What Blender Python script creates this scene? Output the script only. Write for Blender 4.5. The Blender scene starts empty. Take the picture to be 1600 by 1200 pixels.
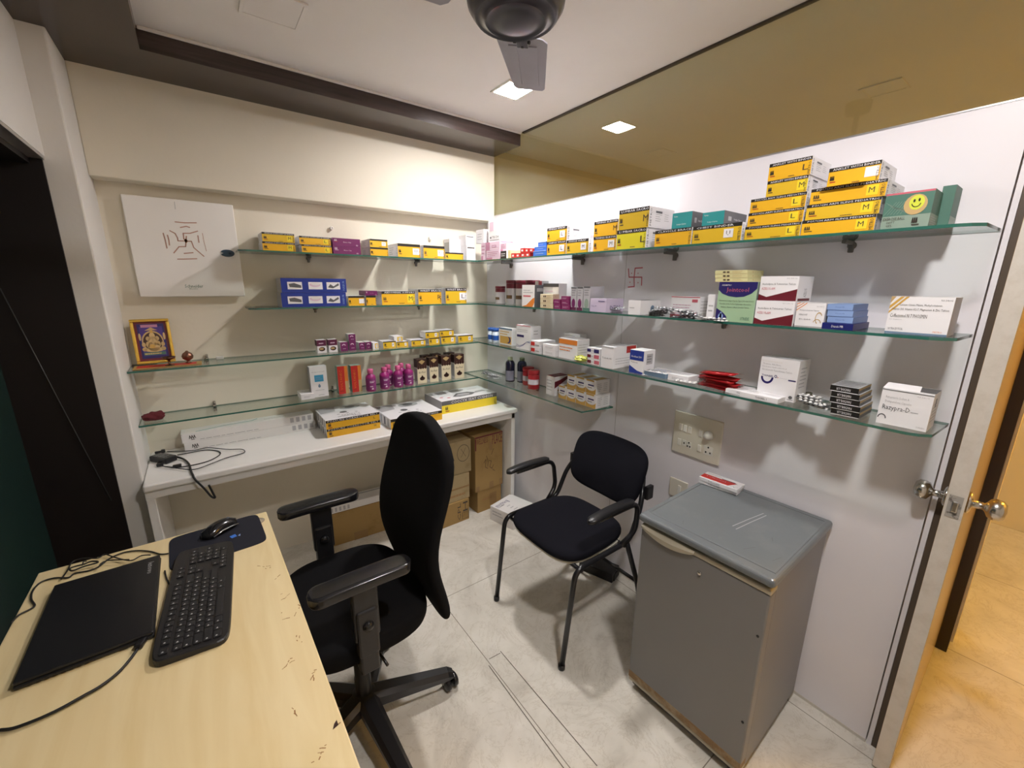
import bpy, bmesh, math, random
from mathutils import Vector, Matrix
sc = bpy.context.scene
col = sc.collection
random.seed(7)
PI = math.pi
# ------------------------------------------------------------------ camera
cam_d = bpy.data.cameras.new('camera'); cam = bpy.data.objects.new('camera', cam_d); col.objects.link(cam)
sc.camera = cam
cam_d.sensor_width = 36.0; cam_d.lens = 646.285 / 1600 * 36.0; cam_d.clip_start = 0.02
F_ = Vector((0.58044728, 0.78023748, -0.23304599)); R_ = Vector((0.80347893, -0.59527617, 0.00824035)); U_ = Vector((0.13229729, 0.19203063, 0.9724308))
m3_ = Matrix((R_, U_, -F_)).transposed()
cam.matrix_world = Matrix.Translation((-1.6916, -2.5865, 1.5678)) @ m3_.to_4x4()
# ------------------------------------------------------------------ world, exposure
w_ = bpy.data.worlds.new('world'); sc.world = w_; w_.use_nodes = True
w_.node_tree.nodes['Background'].inputs[0].default_value = (1, .96, .9, 1)
w_.node_tree.nodes['Background'].inputs[1].default_value = .05
sc.view_settings.view_transform = 'Standard'; sc.view_settings.look = 'None'
sc.view_settings.exposure = 1.05; sc.view_settings.gamma = 1; sc.view_settings.use_curve_mapping = False
sc.cycles.use_denoising = True
sc.cycles.max_bounces = 10; sc.cycles.diffuse_bounces = 5; sc.cycles.glossy_bounces = 4
sc.cycles.transparent_max_bounces = 24; sc.cycles.transmission_bounces = 6
sc.cycles.sample_clamp_indirect = 8
LED = 230.0        # radiance of the two lit square ceiling panels
CORR = 75.0        # radiance of the warm corridor panel and the added fill
# ------------------------------------------------------------------ materials
MATS = {}
def nodes(name):
    m = bpy.data.materials.new(name); m.use_nodes = True
    return m, m.node_tree, m.node_tree.nodes['Principled BSDF']
def mat(name, c, rough=.5, metal=0., coat=0., spec=.5, emit=None, es=0, bump=0, bscale=200., var=0.):
    if name in MATS: return MATS[name]
    m, nt, b = nodes(name)
    b.inputs['Base Color'].default_value = (*c, 1); b.inputs['Roughness'].default_value = rough
    b.inputs['Metallic'].default_value = metal; b.inputs['Coat Weight'].default_value = coat
    b.inputs['Specular IOR Level'].default_value = spec
    if emit: b.inputs['Emission Color'].default_value = (*emit, 1); b.inputs['Emission Strength'].default_value = es
    if bump or var:
        tc = nt.nodes.new('ShaderNodeTexCoord'); nz = nt.nodes.new('ShaderNodeTexNoise'); nz.inputs['Scale'].default_value = bscale
        nt.links.new(tc.outputs['Object'], nz.inputs['Vector'])
        if bump:
            bp = nt.nodes.new('ShaderNodeBump'); bp.inputs['Strength'].default_value = bump; bp.inputs['Distance'].default_value = .002
            nt.links.new(nz.outputs['Fac'], bp.inputs['Height']); nt.links.new(bp.outputs['Normal'], b.inputs['Normal'])
        if var:
            n2 = nt.nodes.new('ShaderNodeTexNoise'); n2.inputs['Scale'].default_value = 6; n2.inputs['Detail'].default_value = 5
            nt.links.new(tc.outputs['Object'], n2.inputs['Vector'])
            mx = nt.nodes.new('ShaderNodeMix'); mx.data_type = 'RGBA'
            mx.inputs[6].default_value = (*[x * (1 - var) for x in c], 1); mx.inputs[7].default_value = (*c, 1)
            nt.links.new(n2.outputs['Fac'], mx.inputs[0]); nt.links.new(mx.outputs[2], b.inputs['Base Color'])
    MATS[name] = m
    return m
def ramp(nt, pts):
    r = nt.nodes.new('ShaderNodeValToRGB'); e = r.color_ramp.elements
    e[0].position, e[0].color = pts[0][0], (*pts[0][1], 1); e[1].position, e[1].color = pts[-1][0], (*pts[-1][1], 1)
    for p_, c_ in pts[1:-1]:
        x = e.new(p_); x.color = (*c_, 1)
    return r
def thin_glass(name, tint, ior=1.5, rough=0.0):
    m, nt, b = nodes(name); nt.nodes.remove(b)
    out = nt.nodes['Material Output']
    t = nt.nodes.new('ShaderNodeBsdfTransparent'); t.inputs[0].default_value = (*tint, 1)
    g = nt.nodes.new('ShaderNodeBsdfGlossy'); g.inputs['Roughness'].default_value = rough
    lw = nt.nodes.new('ShaderNodeLayerWeight'); lw.inputs['Blend'].default_value = .5
    pw = nt.nodes.new('ShaderNodeMath'); pw.operation = 'POWER'; pw.inputs[1].default_value = 5
    r0 = ((ior - 1) / (ior + 1)) ** 2
    ma = nt.nodes.new('ShaderNodeMath'); ma.operation = 'MULTIPLY_ADD'; ma.inputs[1].default_value = 1 - r0; ma.inputs[2].default_value = r0; ma.use_clamp = True
    mx = nt.nodes.new('ShaderNodeMixShader')
    nt.links.new(lw.outputs['Facing'], pw.inputs[0]); nt.links.new(pw.outputs[0], ma.inputs[0])
    nt.links.new(ma.outputs[0], mx.inputs[0]); nt.links.new(t.outputs[0], mx.inputs[1]); nt.links.new(g.outputs[0], mx.inputs[2])
    nt.links.new(mx.outputs[0], out.inputs['Surface'])
    return m
G_SHELF = thin_glass('shelf_glass', (.93, .965, .95), 1.38)
G_EDGE = mat('glass_cut_edge', (.03, .13, .10), .15, spec=.8)
G_PANE = thin_glass('partition_glass', (.86, .89, .83), 1.75)
def wall_mat(name, c, bump=.15, sc_=60, dirt=.05, rough=.6):
    m, nt, b = nodes(name); tc = nt.nodes.new('ShaderNodeTexCoord')
    n1 = nt.nodes.new('ShaderNodeTexNoise'); n1.inputs['Scale'].default_value = 2.2; n1.inputs['Detail'].default_value = 6
    nt.links.new(tc.outputs['Object'], n1.inputs['Vector'])
    r = ramp(nt, [(.3, tuple(x * (1 - dirt) for x in c)), (.62, c)])
    nt.links.new(n1.outputs['Fac'], r.inputs[0]); nt.links.new(r.outputs[0], b.inputs['Base Color'])
    n2 = nt.nodes.new('ShaderNodeTexNoise'); n2.inputs['Scale'].default_value = sc_; n2.inputs['Detail'].default_value = 4
    nt.links.new(tc.outputs['Object'], n2.inputs['Vector'])
    bp = nt.nodes.new('ShaderNodeBump'); bp.inputs['Strength'].default_value = bump; bp.inputs['Distance'].default_value = .003
    nt.links.new(n2.outputs['Fac'], bp.inputs['Height']); nt.links.new(bp.outputs['Normal'], b.inputs['Normal'])
    b.inputs['Roughness'].default_value = rough
    return m
M_CREAM = wall_mat('cream_paint', (.74, .69, .58), .18)
M_CEIL = wall_mat('ceiling_paint', (.80, .77, .75), .08)
M_LAM = wall_mat('white_laminate', (.80, .78, .82), .03, 30, .04, .38)
M_PILLAR = wall_mat('grey_white_paint', (.72, .70, .67), .15)
M_OCHRE = wall_mat('corridor_cream_paint', (.76, .68, .52), .1)
def wood_mat(name, c1, c2, scale, rough, stretch=(1, 12, 1)):
    m, nt, b = nodes(name); tc = nt.nodes.new('ShaderNodeTexCoord'); mp = nt.nodes.new('ShaderNodeMapping')
    mp.inputs['Scale'].default_value = stretch
    nt.links.new(tc.outputs['Object'], mp.inputs['Vector'])
    n = nt.nodes.new('ShaderNodeTexNoise'); n.inputs['Scale'].default_value = scale; n.inputs['Detail'].default_value = 6; n.inputs['Distortion'].default_value = .8
    nt.links.new(mp.outputs[0], n.inputs['Vector'])
    r = ramp(nt, [(.3, c1), (.7, c2)]); nt.links.new(n.outputs['Fac'], r.inputs[0]); nt.links.new(r.outputs[0], b.inputs['Base Color'])
    b.inputs['Roughness'].default_value = rough
    return m
M_SOFFIT = wood_mat('dark_brown_laminate', (.030, .020, .018), (.060, .040, .036), 3, .22, (1, 14, 14))
M_MAPLE = wood_mat('maple_laminate', (.72, .57, .30), (.80, .67, .40), 1.6, .38, (14, 1.6, 1))
def floor_mat():
    m, nt, b = nodes('marble_floor_tiles'); tc = nt.nodes.new('ShaderNodeTexCoord')
    def noise(s, d, dist, rough=.6):
        n = nt.nodes.new('ShaderNodeTexNoise'); n.inputs['Scale'].default_value = s; n.inputs['Detail'].default_value = d
        n.inputs['Distortion'].default_value = dist; n.inputs['Roughness'].default_value = rough
        nt.links.new(tc.outputs['Object'], n.inputs['Vector']); return n
    n1 = noise(3.2, 8, 1.4); r1 = ramp(nt, [(.28, (.50, .47, .41)), (.45, (.64, .61, .54)), (.6, (.70, .67, .60)), (.75, (.76, .73, .67))])
    nt.links.new(n1.outputs['Fac'], r1.inputs[0])
    n2 = noise(5.5, 9, 2.2, .7)
    a = nt.nodes.new('ShaderNodeMath'); a.operation = 'SUBTRACT'; a.inputs[1].default_value = .5; nt.links.new(n2.outputs['Fac'], a.inputs[0])
    ab = nt.nodes.new('ShaderNodeMath'); ab.operation = 'ABSOLUTE'; nt.links.new(a.outputs[0], ab.inputs[0])
    r2 = ramp(nt, [(0, (.72, .68, .62)), (.018, (1, 1, 1))]); nt.links.new(ab.outputs[0], r2.inputs[0])
    mx = nt.nodes.new('ShaderNodeMix'); mx.data_type = 'RGBA'; mx.blend_type = 'MULTIPLY'; mx.inputs[0].default_value = .55
    nt.links.new(r1.outputs[0], mx.inputs[6]); nt.links.new(r2.outputs[0], mx.inputs[7])
    # joints of the 0.6 m tiles
    sp = nt.nodes.new('ShaderNodeSeparateXYZ'); nt.links.new(tc.outputs['Object'], sp.inputs[0])
    last = None
    for ax, off, per in ((0, .905, .85), (1, .935, 1.2)):
        ad = nt.nodes.new('ShaderNodeMath'); ad.operation = 'ADD'; ad.inputs[1].default_value = off + per * 12; nt.links.new(sp.outputs[ax], ad.inputs[0])
        dv = nt.nodes.new('ShaderNodeMath'); dv.operation = 'DIVIDE'; dv.inputs[1].default_value = per; nt.links.new(ad.outputs[0], dv.inputs[0])
        fr = nt.nodes.new('ShaderNodeMath'); fr.operation = 'FRACT'; nt.links.new(dv.outputs[0], fr.inputs[0])
        lt = nt.nodes.new('ShaderNodeMath'); lt.operation = 'LESS_THAN'; lt.inputs[1].default_value = .0033 / per; nt.links.new(fr.outputs[0], lt.inputs[0])
        if last is None: last = lt
        else:
            mm = nt.nodes.new('ShaderNodeMath'); mm.operation = 'MAXIMUM'; nt.links.new(last.outputs[0], mm.inputs[0]); nt.links.new(lt.outputs[0], mm.inputs[1]); last = mm
    m2 = nt.nodes.new('ShaderNodeMix'); m2.data_type = 'RGBA'; m2.inputs[7].default_value = (.25, .22, .18, 1)
    nt.links.new(last.outputs[0], m2.inputs[0]); nt.links.new(mx.outputs[2], m2.inputs[6]); nt.links.new(m2.outputs[2], b.inputs['Base Color'])
    b.inputs['Roughness'].default_value = .16
    return m
M_FLOOR = floor_mat()
def scuff_mat(name, c, dirt, rough, sc_=5., thr=(.52, .62)):
    m, nt, b = nodes(name); tc = nt.nodes.new('ShaderNodeTexCoord')
    n = nt.nodes.new('ShaderNodeTexNoise'); n.inputs['Scale'].default_value = sc_; n.inputs['Detail'].default_value = 9; n.inputs['Roughness'].default_value = .7
    nt.links.new(tc.outputs['Object'], n.inputs['Vector'])
    r = ramp(nt, [(thr[0], c), (thr[1], dirt)]); nt.links.new(n.outputs['Fac'], r.inputs[0]); nt.links.new(r.outputs[0], b.inputs['Base Color'])
    b.inputs['Roughness'].default_value = rough
    return m
M_DOOREDGE = scuff_mat('scuffed_white_paint', (.62, .58, .52), (.52, .47, .40), .6, 14., (.45, .75))
M_CARD = scuff_mat('brown_cardboard', (.37, .235, .085), (.29, .18, .06), .85, 3.)
M_CARDL = scuff_mat('pale_cardboard', (.42, .32, .17), (.34, .25, .12), .85, 3.)
M_WHITEP = mat('white_board_paint', (.83, .81, .78), .35, var=.05)
M_BLACK = mat('black_laminate', (.010, .007, .007), .5, spec=.3)
M_GREEN = mat('dark_green_glass', (.012, .030, .026), .25)
M_FAB = mat('black_chair_fabric', (.006, .006, .007), .95, spec=.15, bump=.5, bscale=900)
M_FAB2 = mat('blue_black_fabric', (.007, .007, .011), .95, spec=.15, bump=.5, bscale=900)
M_PLAST = mat('black_plastic', (.012, .012, .014), .35, bump=.1, bscale=600)
M_PLASTG = mat('glossy_black_plastic', (.012, .012, .014), .18)
M_STEELB = mat('black_enamel_tube', (.008, .008, .010), .28)
M_CHROME = mat('brushed_steel', (.55, .53, .50), .22, 1.0)
M_FRIDGE = mat('grey_fridge_enamel', (.205, .20, .20), .38, var=.06)
M_FRTOP = scuff_mat('grey_fridge_top', (.15, .165, .175), (.20, .21, .21), .28, 7., (.5, .85))
M_TRIMC = mat('aged_cream_plastic', (.50, .46, .36), .45, var=.15)
M_RUST = scuff_mat('rusted_strip', (.24, .15, .07), (.36, .28, .18), .8, 14., (.45, .6))
M_IVORY = mat('ivory_plastic', (.72, .68, .58), .35)
M_IVORYW = mat('white_switch_plastic', (.80, .78, .72), .3)
M_DARK = mat('dark_hole', (.01, .01, .01), .6)
M_GOLD = mat('gold_frame', (.78, .52, .10), .28, .85, bump=.6, bscale=160)
M_CABLE = mat('black_cable_rubber', (.010, .010, .011), .5)
M_FANB = mat('dark_violet_fan_enamel', (.028, .024, .040), .3, coat=.3)
M_FANW = mat('lit_grey_fan_blade', (.46, .46, .56), .45, var=.3)  # paler than the enamel: lamp light on the blades put into the colour
M_ALU = mat('aluminium', (.6, .6, .6), .3, .9)
# ------------------------------------------------------------------ mesh helpers
def link(name, me, ms, parent=None, smooth=False, loc=None, rotz=0):
    o = bpy.data.objects.new(name, me); col.objects.link(o)
    for m in (ms if isinstance(ms, (list, tuple)) else [ms]): me.materials.append(m)
    if parent: o.parent = parent
    if loc: o.location = loc
    if rotz: o.rotation_euler[2] = rotz
    if smooth:
        for p in me.polygons: p.use_smooth = True
    return o
def obj(name, bm, ms, parent=None, smooth=False, loc=None, rotz=0):
    bmesh.ops.recalc_face_normals(bm, faces=bm.faces)
    me = bpy.data.meshes.new(name); bm.to_mesh(me); bm.free()
    return link(name, me, ms, parent, smooth, loc, rotz)
def tag(o, label, cat, grp=None, kind=None):
    o['label'] = label; o['category'] = cat
    if grp: o['group'] = grp
    if kind: o['kind'] = kind
    return o
def struct(o):
    o['kind'] = 'structure'; return o
def empty(name, loc, label, cat, grp=None, rotz=0):
    o = bpy.data.objects.new(name, None); col.objects.link(o); o.location = loc; o.rotation_euler[2] = rotz
    o.empty_display_size = .05
    return tag(o, label, cat, grp)
def NB(): return bmesh.new()
def box(bm, x0, x1, y0, y1, z0, z1, mi=0, bev=0, seg=2, M=None):
    r = bmesh.ops.create_cube(bm, size=1)['verts']
    for v in r: v.co = Vector(((x0 + x1) / 2 + v.co.x * (x1 - x0), (y0 + y1) / 2 + v.co.y * (y1 - y0), (z0 + z1) / 2 + v.co.z * (z1 - z0)))
    fs = set(f for v in r for f in v.link_faces)
    for f in fs: f.material_index = mi
    if bev:
        es = list(set(e for v in r for e in v.link_edges))
        res = bmesh.ops.bevel(bm, geom=es, offset=bev, segments=seg, profile=.5, affect='EDGES')
        for f in res['faces']: f.material_index = mi
        vs = set(v for f in res['faces'] for v in f.verts)
        r = [v for v in bm.verts if v in vs]
    if M is not None:
        for v in r: v.co = M @ v.co
    return r
def tube(bm, pts, r, seg=10, mi=0, closed=False, cap=True):
    pts = [Vector(p) for p in pts]; n = len(pts); rings = []
    rs = r if isinstance(r, (list, tuple)) else [r] * n
    up = Vector((0, 0, 1)); prev = None
    for i, p in enumerate(pts):
        a = pts[(i - 1) % n] if (i > 0 or closed) else p; b = pts[(i + 1) % n] if (i < n - 1 or closed) else p
        t = (b - a).normalized()
        if prev is None:
            ref = up if abs(t.z) < .9 else Vector((1, 0, 0)); u = t.cross(ref).normalized()
        else:
            u = (prev - t * prev.dot(t)).normalized()
        prev = u; v = t.cross(u)
        rings.append([bm.verts.new(p + (u * math.cos(k * 2 * PI / seg) + v * math.sin(k * 2 * PI / seg)) * rs[i]) for k in range(seg)])
    m = n if closed else n - 1
    for i in range(m):
        A, B_ = rings[i], rings[(i + 1) % n]
        for k in range(seg):
            f = bm.faces.new((A[k], A[(k + 1) % seg], B_[(k + 1) % seg], B_[k])); f.material_index = mi; f.smooth = True
    if cap and not closed:
        for R in (rings[0], rings[-1]):
            f = bm.faces.new(R); f.material_index = mi
def smooth_path(pts, n=6):
    P = [Vector(p) for p in pts]; out = []
    for i in range(len(P) - 1):
        p0, p1, p2, p3 = P[max(i - 1, 0)], P[i], P[i + 1], P[min(i + 2, len(P) - 1)]
        for k in range(n):
            t = k / n
            out.append(.5 * ((2 * p1) + (p2 - p0) * t + (2 * p0 - 5 * p1 + 4 * p2 - p3) * t * t + (3 * p1 - p0 - 3 * p2 + p3) * t ** 3))
    out.append(P[-1]); return out
def fillet(pts, r=.04, n=5):
    P = [Vector(p) for p in pts]; out = [P[0]]
    for i in range(1, len(P) - 1):
        a, b, c = P[i - 1], P[i], P[i + 1]
        d1 = (a - b); d2 = (c - b); rr = min(r, d1.length * .45, d2.length * .45)
        s, e = b + d1.normalized() * rr, b + d2.normalized() * rr
        for k in range(n + 1):
            t = k / n; out.append((1 - t) ** 2 * s + 2 * t * (1 - t) * b + t * t * e)
    out.append(P[-1]); return out
def lathe(bm, prof, seg=24, c=(0, 0, 0), mi=0, M=None, sm=True):
    rings = []
    for r, z in prof:
        if r < 1e-5: rings.append([bm.verts.new((0, 0, z))])
        else: rings.append([bm.verts.new((r * math.cos(k * 2 * PI / seg), r * math.sin(k * 2 * PI / seg), z)) for k in range(seg)])
    for i in range(len(rings) - 1):
        A, B_ = rings[i], rings[i + 1]
        for k in range(seg):
            k2 = (k + 1) % seg
            if len(A) == 1 and len(B_) == 1: continue
            if len(A) == 1: f = bm.faces.new((A[0], B_[k], B_[k2]))
            elif len(B_) == 1: f = bm.faces.new((A[k], A[k2], B_[0]))
            else: f = bm.faces.new((A[k], A[k2], B_[k2], B_[k]))
            f.material_index = mi[i] if isinstance(mi, (list, tuple)) else mi; f.smooth = sm
    T = Matrix.Translation(c) @ (M if M is not None else Matrix())
    for R in rings:
        for v in R: v.co = T @ v.co
def loft(bm, secs, mi=0, cap=True, sm=True):
    """secs: list of rings (lists of points) with equal counts"""
    rr = [[bm.verts.new(p) for p in s] for s in secs]; n = len(rr[0])
    for i in range(len(rr) - 1):
        for k in range(n):
            f = bm.faces.new((rr[i][k], rr[i][(k + 1) % n], rr[i + 1][(k + 1) % n], rr[i + 1][k])); f.material_index = mi; f.smooth = sm
    if cap:
        for R in (rr[0], rr[-1]):
            f = bm.faces.new(R); f.material_index = mi; f.smooth = sm
def sring(cx, cy, a, b, n=28, e=3.0):
    """superellipse ring points (2D)"""
    out = []
    for k in range(n):
        t = 2 * PI * k / n; c, s = math.cos(t), math.sin(t)
        out.append((cx + a * math.copysign(abs(c) ** (2 / e), c), cy + b * math.copysign(abs(s) ** (2 / e), s)))
    return out
# ---- flat printing
TXT = {}
def text_mesh(s, bold=False):
    if s in TXT: return TXT[s]
    cu = bpy.data.curves.new('t', 'FONT'); cu.body = s; cu.size = 1; cu.resolution_u = 1; cu.offset = 0
    if bold: cu.offset = .02
    o = bpy.data.objects.new('t', cu); col.objects.link(o)
    dg = bpy.context.evaluated_depsgraph_get(); me = bpy.data.meshes.new_from_object(o.evaluated_get(dg))
    vs = [v.co.copy() for v in me.vertices]; ps = [tuple(p.vertices) for p in me.polygons]
    bpy.data.objects.remove(o); bpy.data.curves.remove(cu); bpy.data.meshes.remove(me)
    x0 = min(v.x for v in vs); x1 = max(v.x for v in vs); y0 = min(v.y for v in vs); y1 = max(v.y for v in vs)
    TXT[s] = ([((v.x - x0) / (x1 - x0), (v.y - y0) / (y1 - y0)) for v in vs], ps)
    return TXT[s]
class Print:
    """draws flat marks on a plane: origin O, edge vectors U, V, normal N"""
    def __init__(s, bm, O, U, V, N, slots, eps=.00035):
        s.bm, s.O, s.U, s.V, s.N, s.slots, s.e, s.k = bm, Vector(O), Vector(U), Vector(V), Vector(N), slots, eps, 1
    def pt(s, u, v): return s.O + s.U * u + s.V * v + s.N * (s.e * s.k)
    def poly(s, pts, c):
        vs = [s.bm.verts.new(s.pt(u, v)) for u, v in pts]
        f = s.bm.faces.new(vs); f.material_index = s.slots.idx(c)
    def rect(s, u0, v0, u1, v1, c): s.poly([(u0, v0), (u1, v0), (u1, v1), (u0, v1)], c)
    def ell(s, u, v, a, b, c, n=18, t0=0, t1=2 * PI):
        s.poly([(u + a * math.cos(t0 + (t1 - t0) * k / n), v + b * math.sin(t0 + (t1 - t0) * k / n)) for k in range(n if abs(t1 - t0 - 2 * PI) < 1e-6 else n + 1)], c)
    def arc(s, u, v, a, b, w, c, t0, t1, n=14):
        for k in range(n):
            ta, tb = t0 + (t1 - t0) * k / n, t0 + (t1 - t0) * (k + 1) / n
            q = 1 - w
            s.poly([(u + a * math.cos(ta), v + b * math.sin(ta)), (u + a * math.cos(tb), v + b * math.sin(tb)), (u + a * q * math.cos(tb), v + b * q * math.sin(tb)), (u + a * q * math.cos(ta), v + b * q * math.sin(ta))], c)
    def text(s, u0, v0, u1, v1, t, c, rot=0):
        vs, ps = text_mesh(t); mi = s.slots.idx(c); out = []
        for x, y in vs:
            if rot == 90: x, y = 1 - y, x
            elif rot == -90: x, y = y, 1 - x
            elif rot == 180: x, y = 1 - x, 1 - y
            out.append(s.bm.verts.new(s.pt(u0 + (u1 - u0) * x, v0 + (v1 - v0) * y)))
        for p in ps:
            try:
                f = s.bm.faces.new([out[i] for i in p]); f.material_index = mi
            except ValueError: pass
    def lines(s, u0, v0, u1, v1, n, c, fill=.45, seed=1):
        rd = random.Random(seed * 31 + n); h = (v1 - v0) / n
        for i in range(n):
            u = u0; y = v1 - (i + .5) * h; end = u0 + (u1 - u0) * rd.uniform(.65, 1)
            while u < end - .01:
                L = rd.uniform(.05, .16) * (u1 - u0); s.rect(u, y - h * fill / 2, min(u + L, end), y + h * fill / 2, c); u += L + .018 * (u1 - u0)
    def stroke(s, pts, w, c):
        """pts in metres in the plane given as (u,v) fractions; w in metres"""
        lu, lv = s.U.length, s.V.length
        P = [Vector((u * lu, v * lv)) for u, v in pts]
        for a, b in zip(P[:-1], P[1:]):
            d = (b - a)
            if d.length < 1e-6: continue
            n = Vector((-d.y, d.x)).normalized() * w / 2; e = d.normalized() * w * .3
            s.poly([((q.x) / lu, (q.y) / lv) for q in (a + n - e, a - n - e, b - n + e, b + n + e)], c)
COL = dict(white=(.82, .81, .83), offw=(.78, .76, .75), grey=(.42, .42, .43), dgrey=(.12, .12, .13), black=(.012, .011, .010), yellow=(.80, .44, .015), yellow2=(.72, .46, .02), mustard=(.60, .40, .012), lime=(.70, .62, .02), brightyel=(.85, .66, .03), ink=(.05, .04, .03),
    maroon=(.14, .012, .022), purple=(.15, .012, .10), magenta=(.20, .012, .10), plumtop=(.10, .010, .05), pink=(.72, .55, .66), pinkd=(.50, .22, .34), navy=(.010, .015, .14), blue=(.04, .17, .62), sky=(.25, .37, .66), skyd=(.10, .17, .40), teal=(.03, .30, .31), red=(.55, .025, .02), redd=(.35, .02, .02), orange=(.72, .22, .03), cream=(.66, .58, .40), creamy=(.66, .62, .33), green=(.35, .52, .33), greend=(.07, .17, .13), greeng=(.25, .33, .27), brown=(.045, .016, .012), gold=(.60, .36, .08), tan=(.52, .36, .16), lilac=(.60, .52, .68), chartreuse=(.62, .68, .06), royal=(.015, .04, .28), deepblue=(.02, .015, .12), side=(.45, .44, .46), brownmark=(.36, .19, .07), redmark=(.40, .04, .04), silver=(.55, .56, .58), rose=(.55, .12, .16), cyan=(.05, .35, .60), steel=(.14, .22, .32))
class Slots:
    def __init__(s): s.names = []
    def idx(s, c):
        if c not in s.names: s.names.append(c)
        return s.names.index(c)
    def mats(s): return [mat('ink_' + c, COL[c], .42) for c in s.names]
BOARD_MARKS= [[(-1.734, 1.837), (-1.7, 1.836), (-1.655, 1.84)], [(-1.718, 1.814), (-1.695, 1.821), (-1.683, 1.817)], [(-1.784, 1.784), (-1.781, 1.755), (-1.78, 1.719)], [(-1.77, 1.777), (-1.768, 1.756), (-1.769, 1.733)], [(-1.759, 1.797), (-1.741, 1.786), (-1.735, 1.767), (-1.735, 1.754), (-1.706, 1.755)], [(-1.706, 1.755), (-1.712, 1.764), (-1.711, 1.789), (-1.685, 1.791), (-1.655, 1.803)], [(-1.701, 1.777), (-1.71, 1.73), (-1.735, 1.728), (-1.758, 1.699)], [(-1.706, 1.755), (-1.685, 1.755), (-1.68, 1.727), (-1.646, 1.689)], [(-1.657, 1.783), (-1.657, 1.752)], [(-1.638, 1.795), (-1.637, 1.756), (-1.633, 1.714)], [(-1.72, 1.699), (-1.686, 1.704)], [(-1.748, 1.672), (-1.725, 1.673), (-1.675, 1.677)], [(-1.724, 1.924), (-1.725, 1.893)]]
WALL_MARKS= [[(-1.332, 1.651), (-1.29, 1.65), (-1.288, 1.609), (-1.293, 1.565), (-1.257, 1.562)], [(-1.251, 1.648), (-1.258, 1.609), (-1.332, 1.608), (-1.334, 1.571)]]
WALL_DOTS= [(-1.272, 1.627), (-1.309, 1.626), (-1.266, 1.585), (-1.313, 1.583)]
DESK_MARKS= [[(-1.657, -1.282), (-1.641, -1.298), (-1.626, -1.304)], [(-1.64, -1.308), (-1.635, -1.321), (-1.627, -1.31)], [(-1.637, -1.391), (-1.624, -1.378), (-1.61, -1.364)], [(-1.624, -1.452), (-1.616, -1.453)], [(-1.622, -1.476), (-1.613, -1.475), (-1.601, -1.464)], [(-1.628, -1.525), (-1.628, -1.528)], [(-1.63, -1.552), (-1.616, -1.556), (-1.612, -1.542)], [(-1.608, -1.565), (-1.599, -1.547), (-1.586, -1.529), (-1.59, -1.521)], [(-1.612, -1.626), (-1.613, -1.645)], [(-1.606, -1.627), (-1.607, -1.639)], [(-1.605, -1.652), (-1.604, -1.654)], [(-1.653, -1.707), (-1.644, -1.701), (-1.635, -1.687), (-1.623, -1.69)], [(-1.638, -1.698), (-1.628, -1.697)], [(-1.603, -1.749), (-1.593, -1.751), (-1.603, -1.756)], [(-1.609, -1.769), (-1.602, -1.76), (-1.603, -1.774)], [(-1.652, -1.808), (-1.648, -1.821), (-1.646, -1.835)], [(-1.651, -1.821), (-1.647, -1.83)], [(-1.589, -1.898), (-1.581, -1.898)], [(-1.631, -1.945), (-1.625, -1.934), (-1.616, -1.923), (-1.609, -1.923)], [(-1.625, -1.923), (-1.615, -1.928)], [(-1.628, -1.929), (-1.619, -1.933)], [(-1.641, -1.939), (-1.634, -1.941)], [(-1.619, -1.917), (-1.612, -1.917)]]
CABLE_A= [(-2.095, -1.544), (-2.079, -1.553), (-2.059, -1.556), (-2.036, -1.556), (-2.012, -1.552), (-1.987, -1.544), (-1.959, -1.534), (-1.935, -1.513), (-1.918, -1.483), (-1.908, -1.455)]
CABLE_B= [(-2.166, -1.179), (-2.159, -1.154), (-2.137, -1.135), (-2.151, -1.093), (-2.157, -1.05), (-2.149, -1.016), (-2.123, -1.014), (-2.093, -1.034), (-2.082, -1.02), (-2.052, -1.028), (-2.032, -1.019), (-2.014, -0.989), (-1.985, -0.975), (-1.952, -0.986), (-1.918, -1.015), (-1.891, -1.051), (-1.872, -1.061)]
CABLE_C= [(-2.104, -1.039), (-2.099, -0.998), (-2.096, -0.954), (-2.071, -0.953), (-2.04, -0.975), (-2.026, -0.963), (-2.006, -0.99), (-1.979, -1.027), (-1.956, -1.048), (-1.936, -1.036), (-1.914, -1.047)]
CABLE_D= [(-2.029, -1.04), (-2.025, -1.02), (-2.01, -1.016), (-1.962, -1.046)]
TIE= [(-2.063, -1.001), (-2.091, -1.004), (-2.085, -1.022), (-2.061, -1.017), (-2.033, -1.014), (-2.048, -0.999), (-2.063, -1.007)]
CABLE_E= [(-1.876, -1.155), (-1.87, -1.199), (-1.863, -1.234)]
AD1= [(-1.877, -0.091), (-1.833, -0.072), (-1.768, -0.093), (-1.718, -0.179), (-1.71, -0.234), (-1.747, -0.289), (-1.795, -0.309), (-1.865, -0.302), (-1.918, -0.254)]
AD2= [(-1.916, -0.013), (-1.82, -0.069), (-1.755, -0.102), (-1.679, -0.194), (-1.621, -0.235), (-1.611, -0.28), (-1.633, -0.301), (-1.691, -0.317), (-1.748, -0.354), (-1.807, -0.384), (-1.864, -0.333), (-1.942, -0.226), (-1.928, -0.16)]
make_cartons = None
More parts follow.
